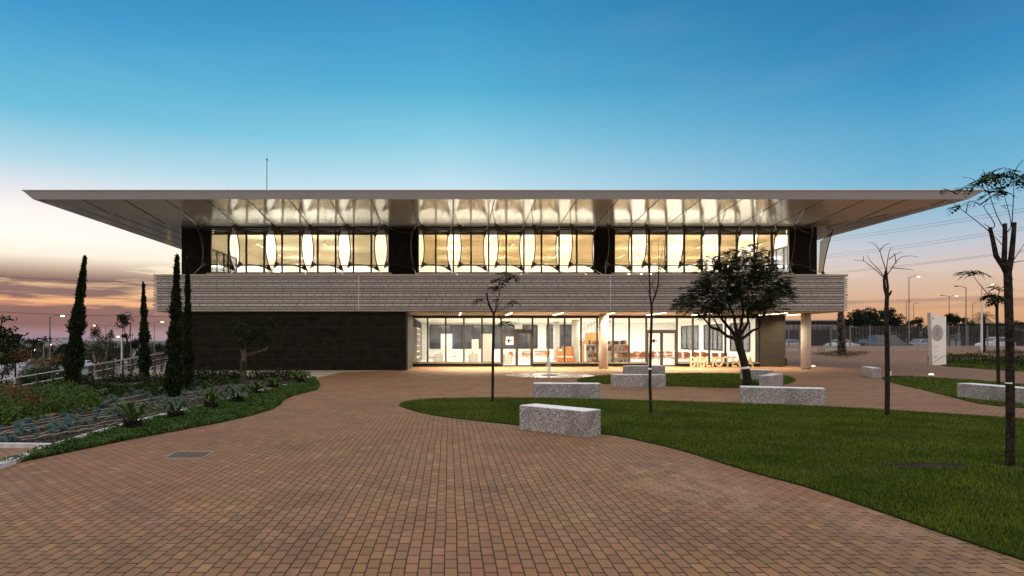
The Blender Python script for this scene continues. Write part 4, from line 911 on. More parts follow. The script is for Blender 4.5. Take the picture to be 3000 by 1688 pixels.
# ================================================================== PLANTS
def trunk_from_px(pts, Y, rads, mb, dy=0.0, n=8):
    """pts in pixels at depth Y (with optional third value = extra depth)"""
    w = [P(p[0], p[1], Y+(p[2] if len(p) > 2 else 0)+dy) for p in pts]; mb.tube(w, rads, n); return w
def sprig_quads(pts, dirs, size, nl=9, r=rng, wf=1.0):
    """pinnate leaves: pairs of leaflets along a stalk"""
    out = []
    n = len(pts); d = dirs/(np.linalg.norm(dirs, axis=1)[:, None]+1e-9)
    up = np.tile([0, 0, 1.0], (n, 1)) + r.normal(size=(n, 3))*.35
    sd = np.cross(d, up); sd /= np.linalg.norm(sd, axis=1)[:, None]+1e-9
    L = size*(.7+.6*r.random(n))[:, None]
    for i in range(nl):
        s = (i+.5)/nl
        droop = np.zeros((n, 3)); droop[:, 2] = -.35*s*s*L[:, 0]
        c = pts + d*L*s + droop
        for sg in (-1, 1):
            ld = sd*sg + d*.5 + r.normal(size=(n, 3))*.12; ld /= np.linalg.norm(ld, axis=1)[:, None]; ld[:, 2] -= .25
            ll = L*.34*math.sin(math.pi*(s*.8+.15)); w = d*ll*.24*wf
            out.append(np.stack([c, c+ld*ll*.5+w, c+ld*ll, c+ld*ll*.5-w], axis=1))
    return np.concatenate(out)
def tree_root(name, x, y, label, cat='tree', Y=None, z=None):
    Y = Y or GY(y); z = 0 if z is None else z
    return empty(name, (XA(x, Y), Y, z), label, cat), Y
# --- cypresses
def cypress(x, y, ytop, xtop, wpx, label, n=7000, seed=1):
    Y = GY(y); r, _ = tree_root('cypress_tree', x, y, label); rr = np.random.default_rng(seed)
    h0, h1 = P(x, y, Y), P(xtop, ytop, Y); W_ = wpx/F*Y/2; H = h1.z
    mb = MB(); mb.tube([h0-Vector((0, 0, .05)), h0.lerp(h1, .5), h1-Vector((0, 0, .3))], [.07, .045, .008], 8); mb.build('trunk', M['bark'], r)
    t_ = rr.random(n)**.9; prof = np.interp(t_, [0, .12, .35, .5, .65, .8, .92, 1], [.85, 1, .88, .72, .52, .32, .16, .04])
    lump = 1+.22*np.sin(t_*23+seed)+.16*np.sin(t_*47+2*seed); an = rr.random(n)*2*np.pi; rad = W_*prof*lump*np.sqrt(rr.random(n))*(.90+.55*(rr.random(n) < .10)*rr.random(n))
    c0 = np.array(h0); c1 = np.array(h1); lean = (c1-c0)[None]*t_[:, None]; lean[:, 0] = (c1-c0)[0]*(t_**1.3)
    C = c0[None]+lean + np.stack([np.cos(an)*rad, np.sin(an)*rad, rr.normal(size=n)*.03], 1); C[:, 2] = np.maximum(C[:, 2], .05)
    dirs = np.stack([np.cos(an)*.55, np.sin(an)*.55, np.full(n, .9)], 1)
    q = leaf_quads(C, .16, .35, rr, dirs=dirs); quads_np('foliage', q, [M['cypress']], parent=r)
cypress(210, 1152, 757, 249, 52, 'tallest leaning cypress at the far left of the bed', 9000, 2)
cypress(424, 1114, 832, 420, 34, 'smallest slim cypress beside the ramp railing', 5000, 3)
cypress(509, 1166, 755, 519, 47, 'dense dark cypress in front of the left corner of the building', 9000, 5)
cypress(552, 1140, 762, 549, 29, 'thin cypress against the left end of the dark wall', 6000, 8)
# --- spreading tree in front of the sign
def spread_tree():
    Y = GY(1135); r, _ = tree_root('spreading_tree', 2192, 1135, 'broad dark leafy tree with a leaning forked trunk, in front of the gold letters')
    mb = MB(); base = P(2192, 1136, Y); mb.tube([base-Vector((0, 0, .1)), P(2188, 1100, Y), P(2180, 1060, Y), P(2168, 1020, Y), P(2160, 990, Y)], [.165, .145, .135, .13, .135], 12)
    br = [([(2160, 995), (2130, 985), (2110, 968), (2085, 960), (2072, 945), (2055, 925), (2030, 915)], .07, -.5), ([(2160, 992), (2140, 965), (2118, 940), (2100, 915), (2070, 880)], .075, .4), ([(2163, 985), (2155, 960), (2150, 925), (2135, 890), (2130, 850)], .07, -.3),
          ([(2166, 985), (2180, 965), (2192, 945), (2190, 915), (2205, 880), (2200, 840)], .065, .5), ([(2165, 998), (2185, 985), (2205, 968), (2222, 962), (2232, 940), (2240, 905), (2262, 870)], .06, -.4), ([(2162, 980), (2172, 950), (2178, 915), (2170, 870), (2165, 800)], .06, .1),
          ([(2100, 915), (2080, 905), (2040, 890)], .035, .6), ([(2232, 940), (2250, 900), (2290, 860)], .035, .2), ([(2110, 968), (2095, 940), (2080, 920)], .04, -.9), ([(2118, 940), (2112, 900), (2085, 850)], .035, 1.0), ([(2190, 915), (2215, 890), (2240, 830)], .03, 1.0)]
    for pts, rad, dy in br:
        n = len(pts); mb.tube([P(p[0], p[1], Y+dy*i/(n-1)*1.6) for i, p in enumerate(pts)], [rad*(1-.75*i/(n-1)) for i in range(n)], 8)
    mb.build('trunk', M['bark'], r)
    MB().tube([P(2183, 1080, Y), P(2182, 1074, Y)], .152, 14).build('tied_band', M['signwhite'], r)
    # crown: clumps (px centre, px radii)
    cl = [(2150, 850, 120, 62), (2075, 870, 75, 48), (2230, 855, 80, 60), (2160, 775, 62, 42), (2100, 800, 60, 36), (2215, 790, 58, 38), (2270, 815, 42, 34), (2030, 890, 46, 26), (1998, 893, 24, 14), (2290, 865, 34, 36), (2205, 748, 36, 24), (2250, 905, 46, 24), (2090, 915, 50, 18), (2150, 890, 100, 34), (2080, 766, 24, 15)]
    C = []; D = []
    for x, y, rx, ry in cl:
        k = int(.22*rx*ry)+26; a = rng.normal(size=(k, 3)); a /= np.linalg.norm(a, axis=1)[:, None]; a *= (rng.random(k)**.45)[:, None]
        c = np.array(P(x, y, Y+rng.normal()*.25)); s = np.array([rx/F*Y, rx/F*Y*.9, ry/F*Y]); C.append(c+a*s)
        dd = a.copy(); dd[:, 2] = dd[:, 2]*.3+.1; D.append(dd)
    C = np.concatenate(C); D = np.concatenate(D); nn = len(C)
    keep = rng.random(nn) < .62+.38*np.sin(C[:, 0]*4.3)*np.sin(C[:, 2]*5.1+C[:, 1]*3); C = C[keep]; D = D[keep]
    q = sprig_quads(C, D, .25, 6)*1.0; idx = (rng.random(len(q)) < .18).astype(np.int32); quads_np('crown', q, [M['leaf_dark'], M['leaf_olive']], idx, parent=r)
spread_tree()
def twig_tree(name, x, y, label, trunk, twigs, leafpts, rad, barkm=None, leafm=None, leafsize=.22, tie=None, nl=5, lsp=.1, frac=None, wf=1.0):
    Y = GY(y); r, _ = tree_root(name, x, y, label); mb = MB()
    for pts, rr in trunk: trunk_from_px([(p[0], p[1]) for p in pts], Y, [rr[0]+(rr[1]-rr[0])*i/(len(pts)-1) for i in range(len(pts))], mb, n=10)
    for i, pts in enumerate(twigs):
        n = len(pts); dy = ((i*37) % 11-5)/5*.35
        sm = smooth_curve([P(p[0], p[1], Y+dy*k/(n-1)) for k, p in enumerate(pts)], 4); m_ = len(sm); t0 = (frac or .012)
        mb.tube(sm, [t0*(1-.7*k/(m_-1)) for k in range(m_)], 5)
    mb.build('trunk', barkm or M['bark'], r)
    if leafpts:
        C = []; D = []
        for (lx, ly, k, sp) in leafpts:
            for i in range(k):
                C.append(np.array(P(lx+random.gauss(0, sp*.6), ly+random.gauss(0, sp*.35), Y+random.gauss(0, .12)))); a = random.random()*6.28; D.append([math.cos(a), math.sin(a), random.uniform(-.5, .2)])
        q = sprig_quads(np.array(C), np.array(D), leafsize, nl, wf=wf); quads_np('crown', q, [leafm or M['leaf_dark']], parent=r)
    if tie: MB().tube([P(tie[0], tie[1], Y), P(tie[0], tie[1]-tie[3], Y)], tie[2], 10).build('tied_band', M['signwhite'], r)
    return r
twig_tree('young_tree', 1443, 1178, 'thin young tree with a cut hooked branch in front of the left glass doors',
    [([(1443, 1180), (1444, 1050), (1446, 960), (1447, 920)], (.042, .036)), ([(1447, 922), (1436, 900), (1428, 878), (1426, 857)], (.034, .022)), ([(1446, 925), (1450, 912), (1456, 905)], (.03, .012))],
    [[(1450, 912), (1458, 890), (1462, 870), (1470, 840), (1476, 812)], [(1452, 912), (1453, 888), (1456, 872), (1440, 855), (1428, 835)], [(1456, 905), (1466, 885), (1478, 870)], [(1440, 905), (1425, 890), (1405, 878)], [(1476, 825), (1490, 805), (1508, 808)], [(1462, 866), (1462, 835), (1465, 815)], [(1450, 915), (1480, 900), (1500, 880)], [(1447, 925), (1470, 935), (1490, 925)]],
    [(1468, 820, 14, 10), (1480, 802, 12, 9), (1504, 808, 10, 7), (1452, 838, 9, 7), (1502, 880, 5, 5), (1396, 878, 6, 6), (1455, 875, 5, 4), (1500, 940, 4, 6), (1478, 942, 6, 6)], None, leafm=M['leaf_dark'], leafsize=.24, wf=1.7)
twig_tree('young_tree', 1905, 1212, 'bare young tree forking into upright twigs, centre of the front lawn',
    [([(1907, 1214), (1904, 1120), (1906, 1020), (1909, 940), (1909, 890)], (.036, .028)), ([(1908, 895), (1904, 865), (1903, 830), (1903, 800)], (.022, .014)), ([(1910, 890), (1920, 865), (1928, 835), (1930, 795)], (.022, .013))],
    [[(1903, 805), (1902, 775), (1896, 740), (1890, 715)], [(1903, 800), (1898, 775), (1874, 755), (1862, 720)], [(1904, 860), (1890, 840), (1868, 808)], [(1928, 830), (1929, 760), (1929, 700)], [(1929, 800), (1945, 770), (1960, 720), (1970, 685)], [(1930, 790), (1938, 750), (1945, 700)], [(1904, 820), (1906, 770), (1909, 700)], [(1902, 790), (1886, 760), (1856, 735)], [(1920, 860), (1910, 835), (1880, 800)], [(1905, 850), (1918, 815), (1925, 790)], [(1926, 842), (1942, 830)], [(1930, 790), (1948, 775), (1955, 765)]],
    None, None, frac=.010, tie=(1904, 1083, .045, 5))
twig_tree('bare_tree', 2597, 1220, 'bare pruned tree with curved twigs right of the belt end',
    [([(2599, 1222), (2600, 1120), (2599, 1000), (2597, 930), (2598, 880), (2600, 860)], (.055, .042)), ([(2598, 868), (2592, 845), (2590, 820), (2596, 793)], (.036, .026)), ([(2600, 866), (2601, 840), (2598, 815), (2597, 795)], (.03, .02)), ([(2600, 870), (2608, 860), (2612, 852)], (.03, .018))],
    [[(2590, 815), (2570, 795), (2545, 775), (2530, 765), (2500, 762)], [(2592, 812), (2570, 785), (2550, 765), (2540, 745)], [(2597, 795), (2585, 760), (2577, 735), (2562, 715), (2545, 710)], [(2597, 795), (2600, 765), (2606, 735), (2612, 725)], [(2600, 805), (2620, 775), (2638, 755), (2665, 750), (2692, 753)], [(2577, 735), (2590, 720), (2610, 712)], [(2604, 760), (2625, 745), (2645, 738)], [(2612, 785), (2650, 788), (2678, 792)], [(2530, 765), (2530, 750)], [(2625, 772), (2622, 750), (2618, 740)]],
    None, None, frac=.011, tie=(2608, 1100, .022, 12))
twig_tree('pruned_tree', 2958, 1370, 'nearest tree with a thick straight trunk cut into three stubs and sparse feathery leaves',
    [([(2959, 1374), (2960, 1200), (2958, 1000), (2954, 850), (2952, 800)], (.054, .048)), ([(2953, 806), (2940, 782), (2918, 750), (2908, 700), (2900, 666)], (.040, .022)), ([(2952, 800), (2942, 760), (2944, 700), (2944, 655)], (.036, .025)), ([(2953, 805), (2962, 760), (2968, 700), (2972, 652)], (.040, .025)), ([(2954, 850), (2966, 815)], (.02, .008))],
    [[(2902, 682), (2870, 655), (2835, 628), (2800, 600), (2780, 590)], [(2830, 625), (2835, 600), (2843, 585)], [(2938, 665), (2920, 630), (2900, 575), (2888, 540), (2875, 542)], [(2888, 540), (2885, 510), (2880, 498)], [(2900, 566), (2870, 545), (2850, 525), (2818, 518)], [(2952, 680), (2962, 660), (2955, 620), (2940, 565), (2930, 535)], [(2935, 550), (2925, 530), (2905, 505), (2890, 505)], [(2964, 665), (2968, 600), (2970, 540), (2966, 500)], [(2968, 520), (2980, 490), (3000, 468), (3030, 450)], [(2945, 700), (2925, 690)], [(2940, 722), (2925, 705), (2912, 690)], [(2905, 672), (2914, 660), (2905, 640), (2882, 604), (2905, 597), (2930, 595)], [(2965, 770), (3000, 764), (3040, 760)], [(2965, 768), (2985, 740), (3010, 700)], [(2930, 545), (2955, 530)], [(2900, 668), (2882, 654)]],
    [(2860, 535, 12, 12), (2885, 525, 10, 10), (2895, 510, 8, 10), (2918, 562, 10, 10), (2935, 510, 12, 14), (2955, 498, 8, 10), (2968, 530, 9, 10), (2990, 520, 8, 9), (2998, 512, 6, 8), (2812, 602, 4, 6), (2848, 590, 4, 6), (2822, 550, 4, 6), (2762, 552, 3, 6), (2935, 600, 2, 5), (2890, 568, 3, 5), (2930, 552, 8, 10)],
    None, leafsize=.17, nl=5, frac=.007, wf=1.7, tie=(2957, 1124, .049, 3.5))
twig_tree('young_tree', 2925, 1130, 'slim tree with dark drooping leaves just left of the nearest trunk',
    [([(2925, 1132), (2924, 1050), (2922, 960), (2920, 900), (2905, 870)], (.06, .04)), ([(2921, 930), (2922, 900), (2925, 870)], (.045, .03))],
    [[(2905, 872), (2880, 845), (2860, 820), (2848, 800)], [(2924, 872), (2928, 850), (2930, 838)], [(2907, 870), (2895, 850)]],
    [(2838, 795, 10, 9), (2862, 795, 8, 9), (2925, 838, 10, 12), (2905, 866, 14, 12), (2925, 870, 12, 12)], None, leafsize=.40, frac=.02, wf=1.8)
# olive in front of the dark wall
def olive(x, y, label, trunk, crown, n, size=.11, barkm=None, leafm=None, Yo=None, z=0.0):
    Y = Yo or GY(y, z); r = empty('olive_tree', (XA(x, Y), Y, z), label, 'tree'); mb = MB()
    for pts, (r0, r1) in trunk:
        m_ = len(pts); mb.tube([P(p[0], p[1], Y+.2*math.sin(i*2)) for i, p in enumerate(pts)], [r0+(r1-r0)*i/(m_-1) for i in range(m_)], 10)
    mb.build('trunk', barkm or M['bark_pale'], r); C = []
    for cx, cy, rx, ry, w in crown:
        k = int(n*w); a = rng.normal(size=(k, 3)); a /= np.linalg.norm(a, axis=1)[:, None]; a *= (rng.random(k)**.5)[:, None]
        C.append(np.array(P(cx, cy, Y))+a*np.array([rx/F*Y, rx/F*Y*.8, ry/F*Y]))
    C = np.concatenate(C); keep = rng.random(len(C)) < .55+.45*np.sin(C[:, 0]*7+1)*np.sin(C[:, 2]*8); q = leaf_quads(C[keep], size, .3); quads_np('crown', q, [leafm or M['leaf_olive']], parent=r)
olive(713, 1112, 'olive tree with a stout gnarled trunk against the dark stone wall', [([(714, 1118), (712, 1085), (714, 1055), (716, 1035)], (.16, .10)), ([(714, 1040), (706, 1015), (702, 995)], (.10, .05)), ([(718, 1042), (745, 1036), (775, 1026), (785, 1018)], (.09, .06)), ([(716, 1035), (722, 1000), (730, 970)], (.08, .03))],
      [(720, 985, 42, 42, .45), (775, 985, 44, 42, .35), (700, 955, 24, 28, .1), (800, 945, 18, 22, .1)], 4600, .12, leafm=M['leaf_dark'], barkm=M['bark_olive'])
olive(292, 1106, 'twin stemmed olive tree between the two left cypresses', [([(286, 1110), (285, 1085), (280, 1060), (272, 1030)], (.11, .05)), ([(300, 1110), (303, 1080), (310, 1050), (318, 1010)], (.10, .04)), ([(292, 1080), (296, 1040), (292, 990)], (.05, .02))],
      [(290, 1020, 42, 52, .42), (320, 1035, 26, 40, .2), (280, 975, 16, 26, .10), (325, 985, 10, 24, .07), (310, 1085, 34, 20, .21)], 4800, .12)
# --- cycads
def cycad(x, y, wpx, ytop, label, seed, blue=False):
    Y = GY(y); base = G(x, y); r = empty('sago_palm', base, label, 'palm'); R_ = random.Random(seed)
    zt_ = EH-(ytop-CY)/F*Y; mb = MB(); th = max(.12, .36*zt_)
    mb.tube([base+Vector((0, 0, -.02)), base+Vector((0, 0, th*.5)), base+Vector((0, 0, th))], [.12, .13, .08], 12)
    for i in range(70):
        a = R_.random()*6.28; z = R_.random()*th; p = base+Vector((math.cos(a)*.12, math.sin(a)*.12, z)); mb.tube([p, p+Vector((math.cos(a)*.06, math.sin(a)*.06, .05))], [.02, .006], 4)
    mb.build('trunk', M['bark'], r)
    W_ = wpx/F*Y/2; H = zt_-th; Q = []; stems = MB()
    nf = 30
    for i in range(nf):
        a = i*2.399+R_.random()*.3; up = R_.random()**1.25; L = W_*1.25; ss = []
        for k in range(9):
            s = k/8; rr_ = W_*(s**.8)*(1-.5*up); zz = H*(.45+.75*up)*math.sin(min(s*1.15, 1)*math.pi*(.80-.32*up))-.06*s*s
            ss.append(base+Vector((math.cos(a)*rr_, math.sin(a)*rr_, th+zz)))
        stems.tube(ss, [.009*(1-.7*k/8) for k in range(9)], 4)
        for k in range(1, 8):
            for sub in np.linspace(0, 1, 7)[:-1]:
                p = ss[k].lerp(ss[k+1], sub); dr = (ss[k+1]-ss[k]).normalized(); sd = dr.cross(Vector((0, 0, 1))).normalized(); s = (k+sub)/8
                ll = .040*W_/.55*math.sin(math.pi*min(1, s*.85+.14))+.010
                for sg in (-1, 1):
                    e = p+(sd*sg*.85+dr*.55+Vector((0, 0, .22))).normalized()*ll; w = dr*.0065
                    Q.append([p-w, p+w, e+w*.2, e-w*.2])
    stems.build('frond_stalk', M['cycad'], r)
    quads_np('fronds', np.array([[list(v) for v in q] for q in Q]), [M['cycad_blue'] if blue else M['cycad']], parent=r)
for a in ((388, 1262, 196, 1176, 'nearest sago palm, largest and yellow green, at the near end of the strip', 1), (516, 1233, 126, 1166, 'second sago palm with upright bluish fronds', 2, True), (619, 1203, 96, 1136, 'narrow sago palm right of the bluish one', 3),
          (695, 1183, 122, 1128, 'fourth sago palm from the left, spreading bluish green', 4, True), (800, 1141, 92, 1105, 'sago palm third from the building end of the strip', 5), (748, 1160, 96, 1118, 'sago palm in the middle of the far half of the strip', 7), (881, 1126, 96, 1088, 'farthest sago palm at the tip of the planted bed near the wall', 6)): cycad(*a)
# --- ground cover strip
def cover(poly, name, n, h, size, mats, kind='stuff', yr=None, idxp=.25):
    p = np.array([(a.x, a.y) for a in poly]); q = pts_in_poly([(a.x, a.y) for a in poly], n*2); D = q[:, 1]; keep = rng.random(len(q)) < np.clip((D.min()/D)**.6, 0, 1); q = q[keep][:n]
    bump = .5+.5*np.sin(q[:, 0]*5+np.sin(q[:, 1]*4)*2)*np.sin(q[:, 1]*3.3)
    C = np.stack([q[:, 0], q[:, 1], .01+h*rng.random(len(q))*(.35+.65*bump)], 1); V = leaf_quads(C, size, .5, flat=.35); V *= 1
    return tag(quads_np(name, V, mats, (rng.random(len(V)) < idxp).astype(np.int32)), kind=kind)
o = cover(cover_poly, 'ground_cover', 60000, .12, .055, [M['cover'], M['leaf_mid']]); tag(o, 'low creeping ground cover between paving edge and pale edging', 'ground cover')
# mulch bits over the bed
bedp = [(-200, 1306), (160, 1308)] + [(a+2, b-6) for a, b in EDGE[:-1]] + [(900, 1110), (300, 1111), (0, 1150), (-180, 1180)]
bp = [G(x, y) for x, y in bedp]
q = pts_in_poly([(a.x, a.y) for a in bp], 26000); C = np.stack([q[:, 0], q[:, 1], .012+.02*rng.random(len(q))], 1)
mul = mat('mulch_chip', (.05, .034, .024), .9, noise=(40, (.13, .10, .075), .1)); V = leaf_quads(C, .05, .5, flat=.55)
tag(quads_np('mulch', V, [mul, M['leaf_dark']], (rng.random(len(V)) < .3).astype(np.int32)), 'loose bark mulch and litter covering the planted bed', 'mulch', kind='stuff')
# irrigation pipes
for i, (a, b) in enumerate([((-120, 1318), (470, 1212)), ((-120, 1298), (560, 1180)), ((-120, 1280), (640, 1156)), ((40, 1248), (700, 1138)), ((90, 1226), (760, 1124)), ((150, 1204), (640, 1122)), ((200, 1184), (560, 1119)), ((60, 1296), (400, 1233)), ((240, 1166), (520, 1113)), ((280, 1148), (470, 1112)), ((-100, 1308), (300, 1258)), ((-60, 1288), (520, 1190)), ((0, 1272), (600, 1167)), ((60, 1234), (690, 1129)), ((120, 1214), (600, 1128))]):
    pa, pb = G(*a), G(*b); pts = []
    for k in range(25):
        s = k/24; p = pa.lerp(pb, s); p.z = .03+.012*math.sin(k*1.7+i); p.x += .012*math.sin(k*1.1+i*2); pts.append(p)
    mb = MB(); mb.tube(pts, .005+.0002*pts[12].y, 5); o = mb.build('irrigation_pipe', M['pipe']); origin(o, pa); tag(o, 'thin pale drip pipe lying along the planted bed', 'pipe', 'drip pipes in the planted bed')
# blue grey tufts in rows
tuft = None
def blue_tuft(seed):
    r_ = np.random.default_rng(seed); n = 150; an = r_.random(n)*6.28; el = r_.random(n)*1.2+.15
    d = np.stack([np.cos(an)*np.cos(el), np.sin(an)*np.cos(el), np.sin(el)], 1); C = d*.11*(.5+.5*r_.random(n))[:, None]; C[:, 2] += .01
    me = quads_np('blue_tuft', leaf_quads(C, .12, .16, r_, dirs=d*3), [M['leaf_blue']]); return me
tufts = [blue_tuft(i) for i in range(3)]; used = [False]*3
pb_ = np.array([(a.x, a.y) for a in [G(x, y) for x, y in [(0, 1304), (150, 1303), (300, 1264), (450, 1224), (590, 1188), (700, 1157), (680, 1130), (560, 1126), (420, 1140), (270, 1175), (150, 1225), (0, 1252)]]])
cnt = 0
for i in range(11):
    for k in range(16):
        s = k/15; x = 0+720*s+random.uniform(-16, 16); y = 1303-8.5*i*(1-.45*s)-175*s*.92+random.uniform(-3, 3)
        p = G(x, y); 
        if not inside(pb_, np.array([[p.x, p.y]]))[0] or random.random() < .15: continue
        j = random.randrange(3)
        if used[j]: o = tufts[j].copy(); COL.objects.link(o)
        else: o = tufts[j]; used[j] = True
        sc_ = random.uniform(.45, .95); o.location = p; o.rotation_euler = (0, 0, random.random()*6); o.scale = (sc_, sc_, sc_*random.uniform(.9, 1.3)); cnt += 1
        tag(o, 'small blue grey tufted plant in the rows of the bed', 'plant', 'blue grey tufts in the planted bed')
# shrubs
def shrub(x, y, w, h, n, m, label, name='shrub', size=.07, z=0.0, Y=None, group=None, cat='shrub', flat=0.0):
    Y = Y or GY(y, z); r_ = rng; base = Vector((XA(x, Y), Y, z)); a = r_.normal(size=(n, 3)); a /= np.linalg.norm(a, axis=1)[:, None]; a *= (r_.random(n)**.4)[:, None]; a[:, 2] = np.abs(a[:, 2])
    lump = 1+.25*np.sin(a[:, 0]*7+x)*np.sin(a[:, 1]*6+y)
    C = a*np.array([w/2, w/2*.8, h])*lump[:, None]+np.array(base); V = leaf_quads(C, size, .5); idx = (r_.random(len(V)) < .25).astype(np.int32)
    o = quads_np(name, V, list(m) if isinstance(m, (tuple, list)) else [m], idx if isinstance(m, (tuple, list)) else None); origin(o, base); return tag(o, label, cat, group)
gr = 'green and reddish shrubs at the left of the bed'
sh = [(-40, 1250, .9, .45), (15, 1240, .7, .35), (75, 1228, .7, .35), (140, 1212, .7, .35), (215, 1212, .9, .6), (160, 1190, .9, .55), (80, 1205, .9, .5), (10, 1225, .9, .55), (265, 1195, .7, .45), (50, 1180, 1.0, .5), (120, 1168, 1.0, .5), (-20, 1190, 1.0, .6), (190, 1160, 1.0, .5), (20, 1160, 1.1, .45), (250, 1170, .8, .4)]
for i, (x, y, w, h) in enumerate(sh):
    red = i in (6, 9, 11, 13); shrub(x, y, w, h, 1100, (M['leaf_red'], M['leaf_mid']) if red else (M['leaf_mid'], M['cycad']), ('reddish leaved shrub' if red else 'bright green shrub')+' in the group at the left of the bed', group=('reddish ' if red else 'green ')+'shrubs at the left of the bed')
for i, x in enumerate(range(545, 905, 30)):
    if abs(x-712) < 16: continue
    shrub(x, 1113+random.uniform(-2, 3), 1.0, .42+random.random()*.14, 420, (M['leaf_dark'], M['leaf_olive']), 'dark low shrub in the row before the dark wall', group='dark shrubs along the landing', size=.11)
for i, x in enumerate((330, 365, 400, 450, 480, 250, 225)):
    shrub(x, 1118+random.uniform(-1, 8), 1.1, .4, 420, (M['leaf_dark'], M['leaf_olive']), 'dark low shrub among the cypresses', group='dark shrubs among the cypresses', size=.1)
for i, (x, y) in enumerate(((380, 1145), (440, 1140), (340, 1160), (500, 1128), (600, 1128), (660, 1125), (470, 1158), (300, 1140), (575, 1140))):
    shrub(x, y, 1.2, .22, 1000, (M['leaf_dark'], M['cover']), 'flat dark creeping plant in the far part of the bed', group='flat dark plants in the far part of the bed', size=.08, name='creeping_plant', cat='plant')
shrub(150, 1128, 2.0, .75, 1500, (M['leaf_dark'], M['cover']), 'rounded dark bush beside the railing at the left', size=.11); shrub(105, 1126, 1.6, .65, 1100, (M['leaf_dark'], M['cover']), 'second rounded dark bush touching the railing', size=.11)
# ================================================================== LEFT: railings, lower car park, lamps
def railing(p0, p1, label, n, hz, h=1.0, rad=.028):
    r = empty('railing', p0, label, 'railing'); mb = MB()
    for k in hz: mb.tube([p0+Vector((0, 0, k)), p1+Vector((0, 0, k))], rad, 6)
    mb.build('handrail', M['steel'], r)
    for i in range(n+1):
        q = p0.lerp(p1, i/n); MB().box((q.x-.04, q.y-.04, q.z-.6), (q.x+.04, q.y+.04, q.z+h)).build('post', M['darksteel'], r)
def Pz(x, y, Y, dz=0): p = P(x, y, Y); p.z += dz; return p
railing(Pz(-60, 1125, 19, -1.0), Pz(492, 1033, 36, -1.0), 'nearer sloping steel railing running from the left edge up to the building corner', 16, (1.0, .72, .40), rad=.02)
railing(Pz(262, 1070, 38, -1.0), Pz(500, 1028, 44, -1.0), 'shorter farther railing behind the first one, close to the building', 8, (1.0, .7, .35))
# lower car park
def low(x, y, z=-3.6): return G(x, y, z)
mb = MB(); mb.poly([Vector((-118, 78, -3.63)), Vector((-36, 78, -3.63)), Vector((-34, 150, -3.63)), Vector((-118, 150, -3.63))]); tag(mb.build('car_park', M['asphalt']), kind='structure')
mb = MB()
mb.box((-118, 146, -3.62), (-36, 147.2, -3.4)); 
for i in range(16): mb.box((-114+4.6*i, 110, -3.625), (-113.86+4.6*i, 115, -3.618))
tag(mb.build('road_marking', M['line']), kind='structure')
redm = mat('red_clay', (.30, .09, .05), .9, noise=(.5, (.36, .13, .08))); mb = MB(); mb.poly([Vector((-130, 149, -3.5)), Vector((-34, 149, -3.5)), Vector((-34, 158, -3.3)), Vector((-130, 158, -3.3))]); tag(mb.build('clay_verge', redm), kind='structure')
# cars
def car(loc, rot, L, Wd, H, paint, label, style='sedan', group=None):
    r = empty('parked_car', loc, label, 'car', group); r.rotation_euler = (0, 0, rot)
    hl_ = L/2
    if style == 'sedan': prof = [(-hl_, .35), (-hl_, .62), (-hl_*.96, .82), (-hl_*.72, .92), (-hl_*.62, .95), (-hl_*.36, H-.04), (-hl_*.05, H), (hl_*.18, H-.03), (hl_*.46, .98), (hl_*.9, .80), (hl_, .62), (hl_, .35)]; bi = (4, 8)
    else: prof = [(-hl_, .35), (-hl_, .75), (-hl_*.97, 1.0), (-hl_*.96, 1.02), (-hl_*.93, 1.08), (-hl_*.84, H-.08), (-hl_*.6, H), (hl_*.12, H), (hl_*.52, 1.1), (hl_*.93, .88), (hl_, .65), (hl_, .35)]; bi = (4, 8)
    def wv(z): return Wd/2*(1 if z < .95 else 1-.20*(z-.95)/(H-.95))
    n = len(prof); vs = [(x, -wv(z), z) for x, z in prof]+[(x, wv(z), z) for x, z in prof]
    mb = MB(); mb.add(vs, [tuple(range(n)), tuple(range(2*n-1, n-1, -1))]+[(i, n+i, n+(i+1) % n, (i+1) % n) for i in range(n)])
    def part(mb_, name, m, par=r): o = mb_.build(name, m); o.parent = par; return o
    body = part(mb, 'body', paint)
    a, b = bi; g_ = MB()
    top = prof[a:b+1]; cx_ = sum(p[0] for p in top)/len(top)
    for sg in (-1, 1):
        pts = [(cx_+(x-cx_)*.86, max(z*.97 if z > 1.2 else z+.05, .98)) for x, z in top]
        f_ = [(x, sg*(wv(z)+.008), z) for x, z in pts]; g_.poly(f_ if sg < 0 else f_[::-1])
    for i0, i1 in ((a, a+1), (b-1, b)):
        (xA, zA), (xB, zB) = prof[i0], prof[i1]; nx, nz = -(zB-zA), (xB-xA); ln = math.hypot(nx, nz); nx, nz = nx/ln*.012, nz/ln*.012
        q0 = (xA+(xB-xA)*.12+nx, zA+(zB-zA)*.12+nz); q1 = (xA+(xB-xA)*.9+nx, zA+(zB-zA)*.9+nz)
        g_.add([(q0[0], -wv(q0[1])*.9, q0[1]), (q0[0], wv(q0[1])*.9, q0[1]), (q1[0], wv(q1[1])*.88, q1[1]), (q1[0], -wv(q1[1])*.88, q1[1])], [(0, 1, 2, 3)])
    part(g_, 'window', M['carglass'])
    for sx_ in (-1, 1):
        for sy in (-1, 1):
            w_ = part(MB().tube([(sx_*hl_*.62, sy*(Wd/2-.2), .32), (sx_*hl_*.62, sy*(Wd/2+.01), .32)], .32, 16), 'wheel', M['tyre']); part(MB().tube([(sx_*hl_*.62, sy*(Wd/2+.0), .32), (sx_*hl_*.62, sy*(Wd/2+.02), .32)], .2, 12), 'rim', M['steel'], w_)
    for sy in (-1, 1):
        part(MB().box((hl_*.955, sy*Wd*.36-.16, .62), (hl_+.01, sy*Wd*.36+.16, .76)), 'headlight', M['signwhite']); part(MB().box((-hl_-.01, sy*Wd*.38-.13, .68), (-hl_*.96, sy*Wd*.38+.13, .86)), 'tail_light', redm)
    return r
